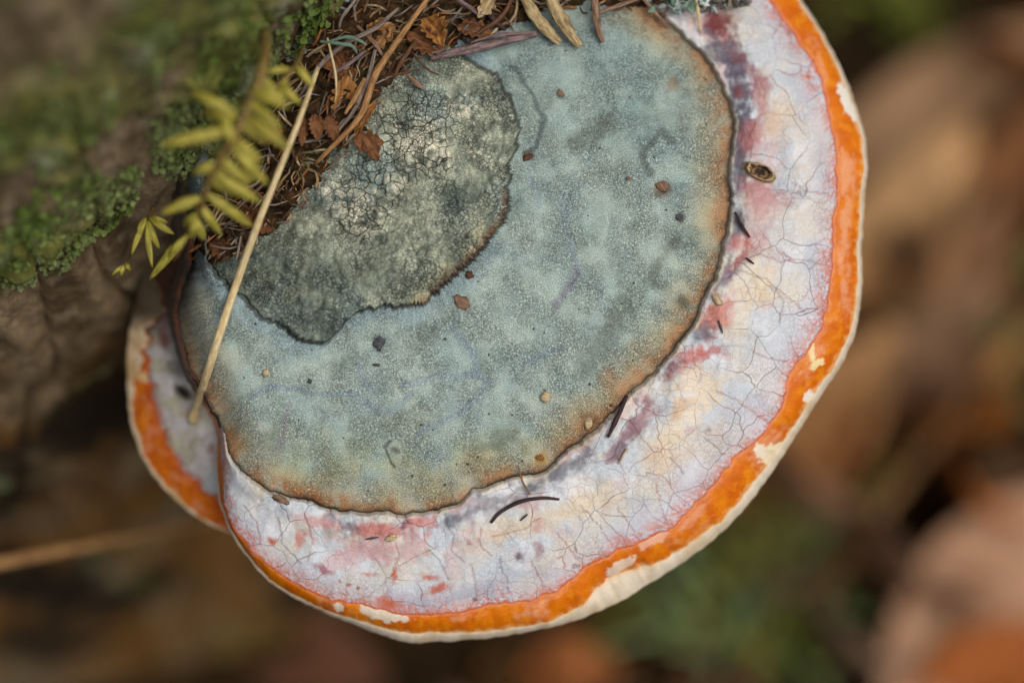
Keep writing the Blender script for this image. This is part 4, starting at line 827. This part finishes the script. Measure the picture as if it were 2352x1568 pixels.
# ---------------------------------------------------------------- forest floor
def gm(c, d=0.3): c = np.clip(np.array(c)*1.42, 0, 235); return mat_fib('fallen_leaf', c, c*0.82, 0.8, dark=d)
GLc = [gm((132, 98, 62)), gm((152, 96, 42)), gm((112, 88, 66)), gm((160, 128, 98)), gm((96, 66, 38)), gm((78, 58, 40))]
GLn = ['tan', 'orange brown', 'grey brown', 'pale tan', 'chestnut brown', 'blackish brown']
axw = w(AX)
def gleaf(u, v, L, Wd, ang, mat, label, z=0.012, group='fallen leaves on the forest floor', tilt=.10, seed=0, curl=.35):
    c = ground_hit(u, v, z); a = math.radians(ang)
    # image-plane heading dropped onto the floor
    d = ground_hit(u+60*math.cos(a), v+60*math.sin(a), z)-c; d = nrm((d[0], d[1], random.uniform(-tilt, tilt)*0.6)); nz = nrm(np.array((random.uniform(-tilt, tilt), random.uniform(-tilt, tilt), 1.0))); ac = nrm(np.cross(nz, d)); nz = np.cross(d, ac)
    L, Wd = L*.0118, Wd*.0118
    V, f, dp = leafgeo(c-d*L/2, d, ac, nz, L, Wd, 22, 11, 0, curl, .15, .07, seed, .85); V[:, 2] = np.maximum(V[:, 2], 0.002)
    dp = dp*100
    meta(solid(build('fallen_leaf', wi(V), f, mat, None, None, dp), 0.0004), label, 'leaf', group)
GL = [(2050, 560, 13, 4.6, -62, (166, 132, 92), 'long tan leaf lying beside the orange brown one'), (1905, 960, 11, 4.0, -60, (166, 128, 86), 'tan leaf strip lying under the fungus rim'), (2150, 230, 12, 3.6, -28, (112, 88, 64), 'arched grey brown leaf on the dark hollow'), (2190, 970, 6.5, 4.0, 80, (138, 84, 32), 'orange brown oval leaf on the litter'), (2080, 1340, 12, 5.5, -52, (136, 104, 80), 'broad pinkish brown leaf near the green tufts'), (2290, 1400, 12, 7, -55, (128, 100, 78), 'pale tan broad leaf on the litter'), (2300, 1560, 7, 4, -20, (118, 66, 26), 'rusty leaf under the pale tan broad leaf'), (2250, 1150, 8, 4.0, -40, (146, 88, 36), 'rusty brown leaf between the orange and pink leaves'), (2310, 160, 9, 4, -70, (130, 84, 42), 'brown leaf beyond the dark hollow'), (1840, 1130, 8, 3.6, -35, (148, 112, 84), 'pinkish leaf tip under the orange rim'), (1300, 1560, 5, 3, 0, (150, 94, 52), 'small orange brown leaf below the fungus rim'), (2200, 640, 9, 3.5, -75, (120, 90, 64), 'brown folded leaf right of the long tan leaf'), (2330, 400, 10, 3.5, -50, (104, 70, 42), 'dark rusty leaf at the hollow edge'), (170, 1400, 3, 2.4, 60, (142, 126, 110), 'small pale leaf scrap among the dark roots'), (90, 1500, 5, 2.4, -40, (124, 92, 50), 'ochre leaf between the bent sticks'), (560, 1330, 7, 3, -30, (104, 80, 42), 'dull ochre leaf below the lower lobe'), (700, 1500, 6, 3, 20, (70, 44, 28), 'dark red brown leaf in the shade below the fungus'), (1960, 1500, 9, 4.5, -50, (112, 90, 72), 'grey brown leaf beside the green tufts'), (300, 1480, 6, 3, 30, (86, 54, 34), 'dark rusty leaf by the bent sticks'), (2140, 800, 7, 3.4, -60, (104, 82, 62), 'grey leaf above the orange oval leaf')]
for i, (u, v, L, Wd, an, c, lab) in enumerate(GL): gleaf(u, v, L, Wd, an, gm(c, .2), lab, 0.03+0.004*(i % 5), seed=i+1)
for i in range(330):
    u, v = random.uniform(100, 2850), random.uniform(-350, 2300)
    if (u < 1500 and v < 1150) or (u < 2230 and v < 430) or (550 < u < 1520 and random.random() < .6): continue
    c = ground_hit(u, v, 0)
    if math.hypot(c[0]-axw[0], c[1]-axw[1]) < .29: continue
    gi = random.choice((0, 2, 4, 4, 5, 1)) if u > 1500 else random.choice((4, 5, 5, 2))
    gleaf(u, v, random.uniform(3, 7), random.uniform(1.8, 3.4), random.uniform(-90, 90), GLc[gi], 'small curled %s leaf lying loose in the dark forest litter' % GLn[gi], random.uniform(.004, .02), seed=i+30, tilt=.3)
MG = [mat_fib('green_blade', (142, 150, 56), (100, 116, 36), .5, dark=.3), mat_fib('grey_green_blade', (138, 160, 112), (100, 126, 80), .6, dark=.3), mat_fib('olive_blade', (164, 146, 66), (128, 114, 48), .6, dark=.3)]
def grass(u, v, n, L, mat, label, sp=2.2):
    c = ground_hit(u, v, 0); root = empty('grass_tuft', wi(c)); meta(root, label, 'grass', 'green tufts on the forest floor')
    for i in range(n):
        a = random.uniform(0, 6.28); b = c+np.array((random.gauss(0, sp*.006), random.gauss(0, sp*.006), 0)); l = L*.01*random.uniform(.6, 1.1); lean = random.uniform(.5, 1.0)
        pts = [b, b+np.array((math.cos(a)*l*.35*lean, math.sin(a)*l*.35*lean, l*.4)), b+np.array((math.cos(a)*l*lean, math.sin(a)*l*lean, l*.5))]
        P = spline([wi(p) for p in pts], 10); V, f, dp = tubegeo(P, 0.5*np.linspace(.55, .08, 10), 5, .3, 0, i, tuple(U)); build('blade', V, f, mat, root, None, dp, origin=P[0])
for a in [(1815, 1260, 22, 6, MG[2], 'olive green tuft under the orange rim'), (1690, 1470, 24, 6, MG[1], 'grey green tuft below the cream rim'), (1810, 1545, 18, 5, MG[0], 'bright green tuft in front of the grey green one'), (2310, 740, 18, 5, MG[0], 'green tuft right of the tan leaves'), (1560, 1370, 16, 5, MG[0], 'green tuft tight under the lower fungus rim'), (2050, 20, 14, 5, MG[0], 'green tuft in the dark hollow'), (1900, 1240, 10, 5, MG[1], 'small grey tuft beside the olive one'), (520, 1420, 10, 5, MG[2], 'sparse olive tuft below the lower lobe'), (2230, 880, 10, 5, MG[1], 'grey green tuft by the orange oval leaf')]: grass(*a)
def gstick(pts, wd, mat, label, nm='stick'):
    P = spline([wi(ground_hit(u, v, z)) for u, v, z in pts], 24); V, f, dp = tubegeo(P, wd/2*np.linspace(1, .6, 24), 7, 1, .15, 3, tuple(U)); meta(build(nm, V, f, mat, None, None, dp, origin=P[0]), label, nm.replace('_', ' '), 'sticks on the forest floor')
gstick([(-20, 1600, .02), (60, 1520, .03), (110, 1480, .035), (190, 1450, .03)], .5, M['grey'], 'grey bent stick reaching up to the pale leaf scrap')
gstick([(-30, 1440, .03), (40, 1470, .03), (90, 1510, .02), (160, 1570, .02)], .4, M['brown'], 'brown stick crossing the grey bent one')
meta(tube('stalk', [(-60, 1304, -7.0), (150, 1262, -8.2), (300, 1232, -9.6), (440, 1202, -12.0), (560, 1175, -15.0)], 30, M['tan'], None, 24, 8, .8, .1, 6, (1, .9, .6)), 'thin tan stalk stretched out below the lower lobe', 'stalk')
gstick([(2400, 700, .02), (2150, 1000, .035), (1960, 1250, .03), (1860, 1430, .02)], .7, M['tan'], 'tan stick lying among the leaves under the rim')
gstick([(2360, 1150, .03), (2150, 1250, .03), (2000, 1500, .02)], .6, M['brown'], 'brown stick lying by the pale broad leaf')
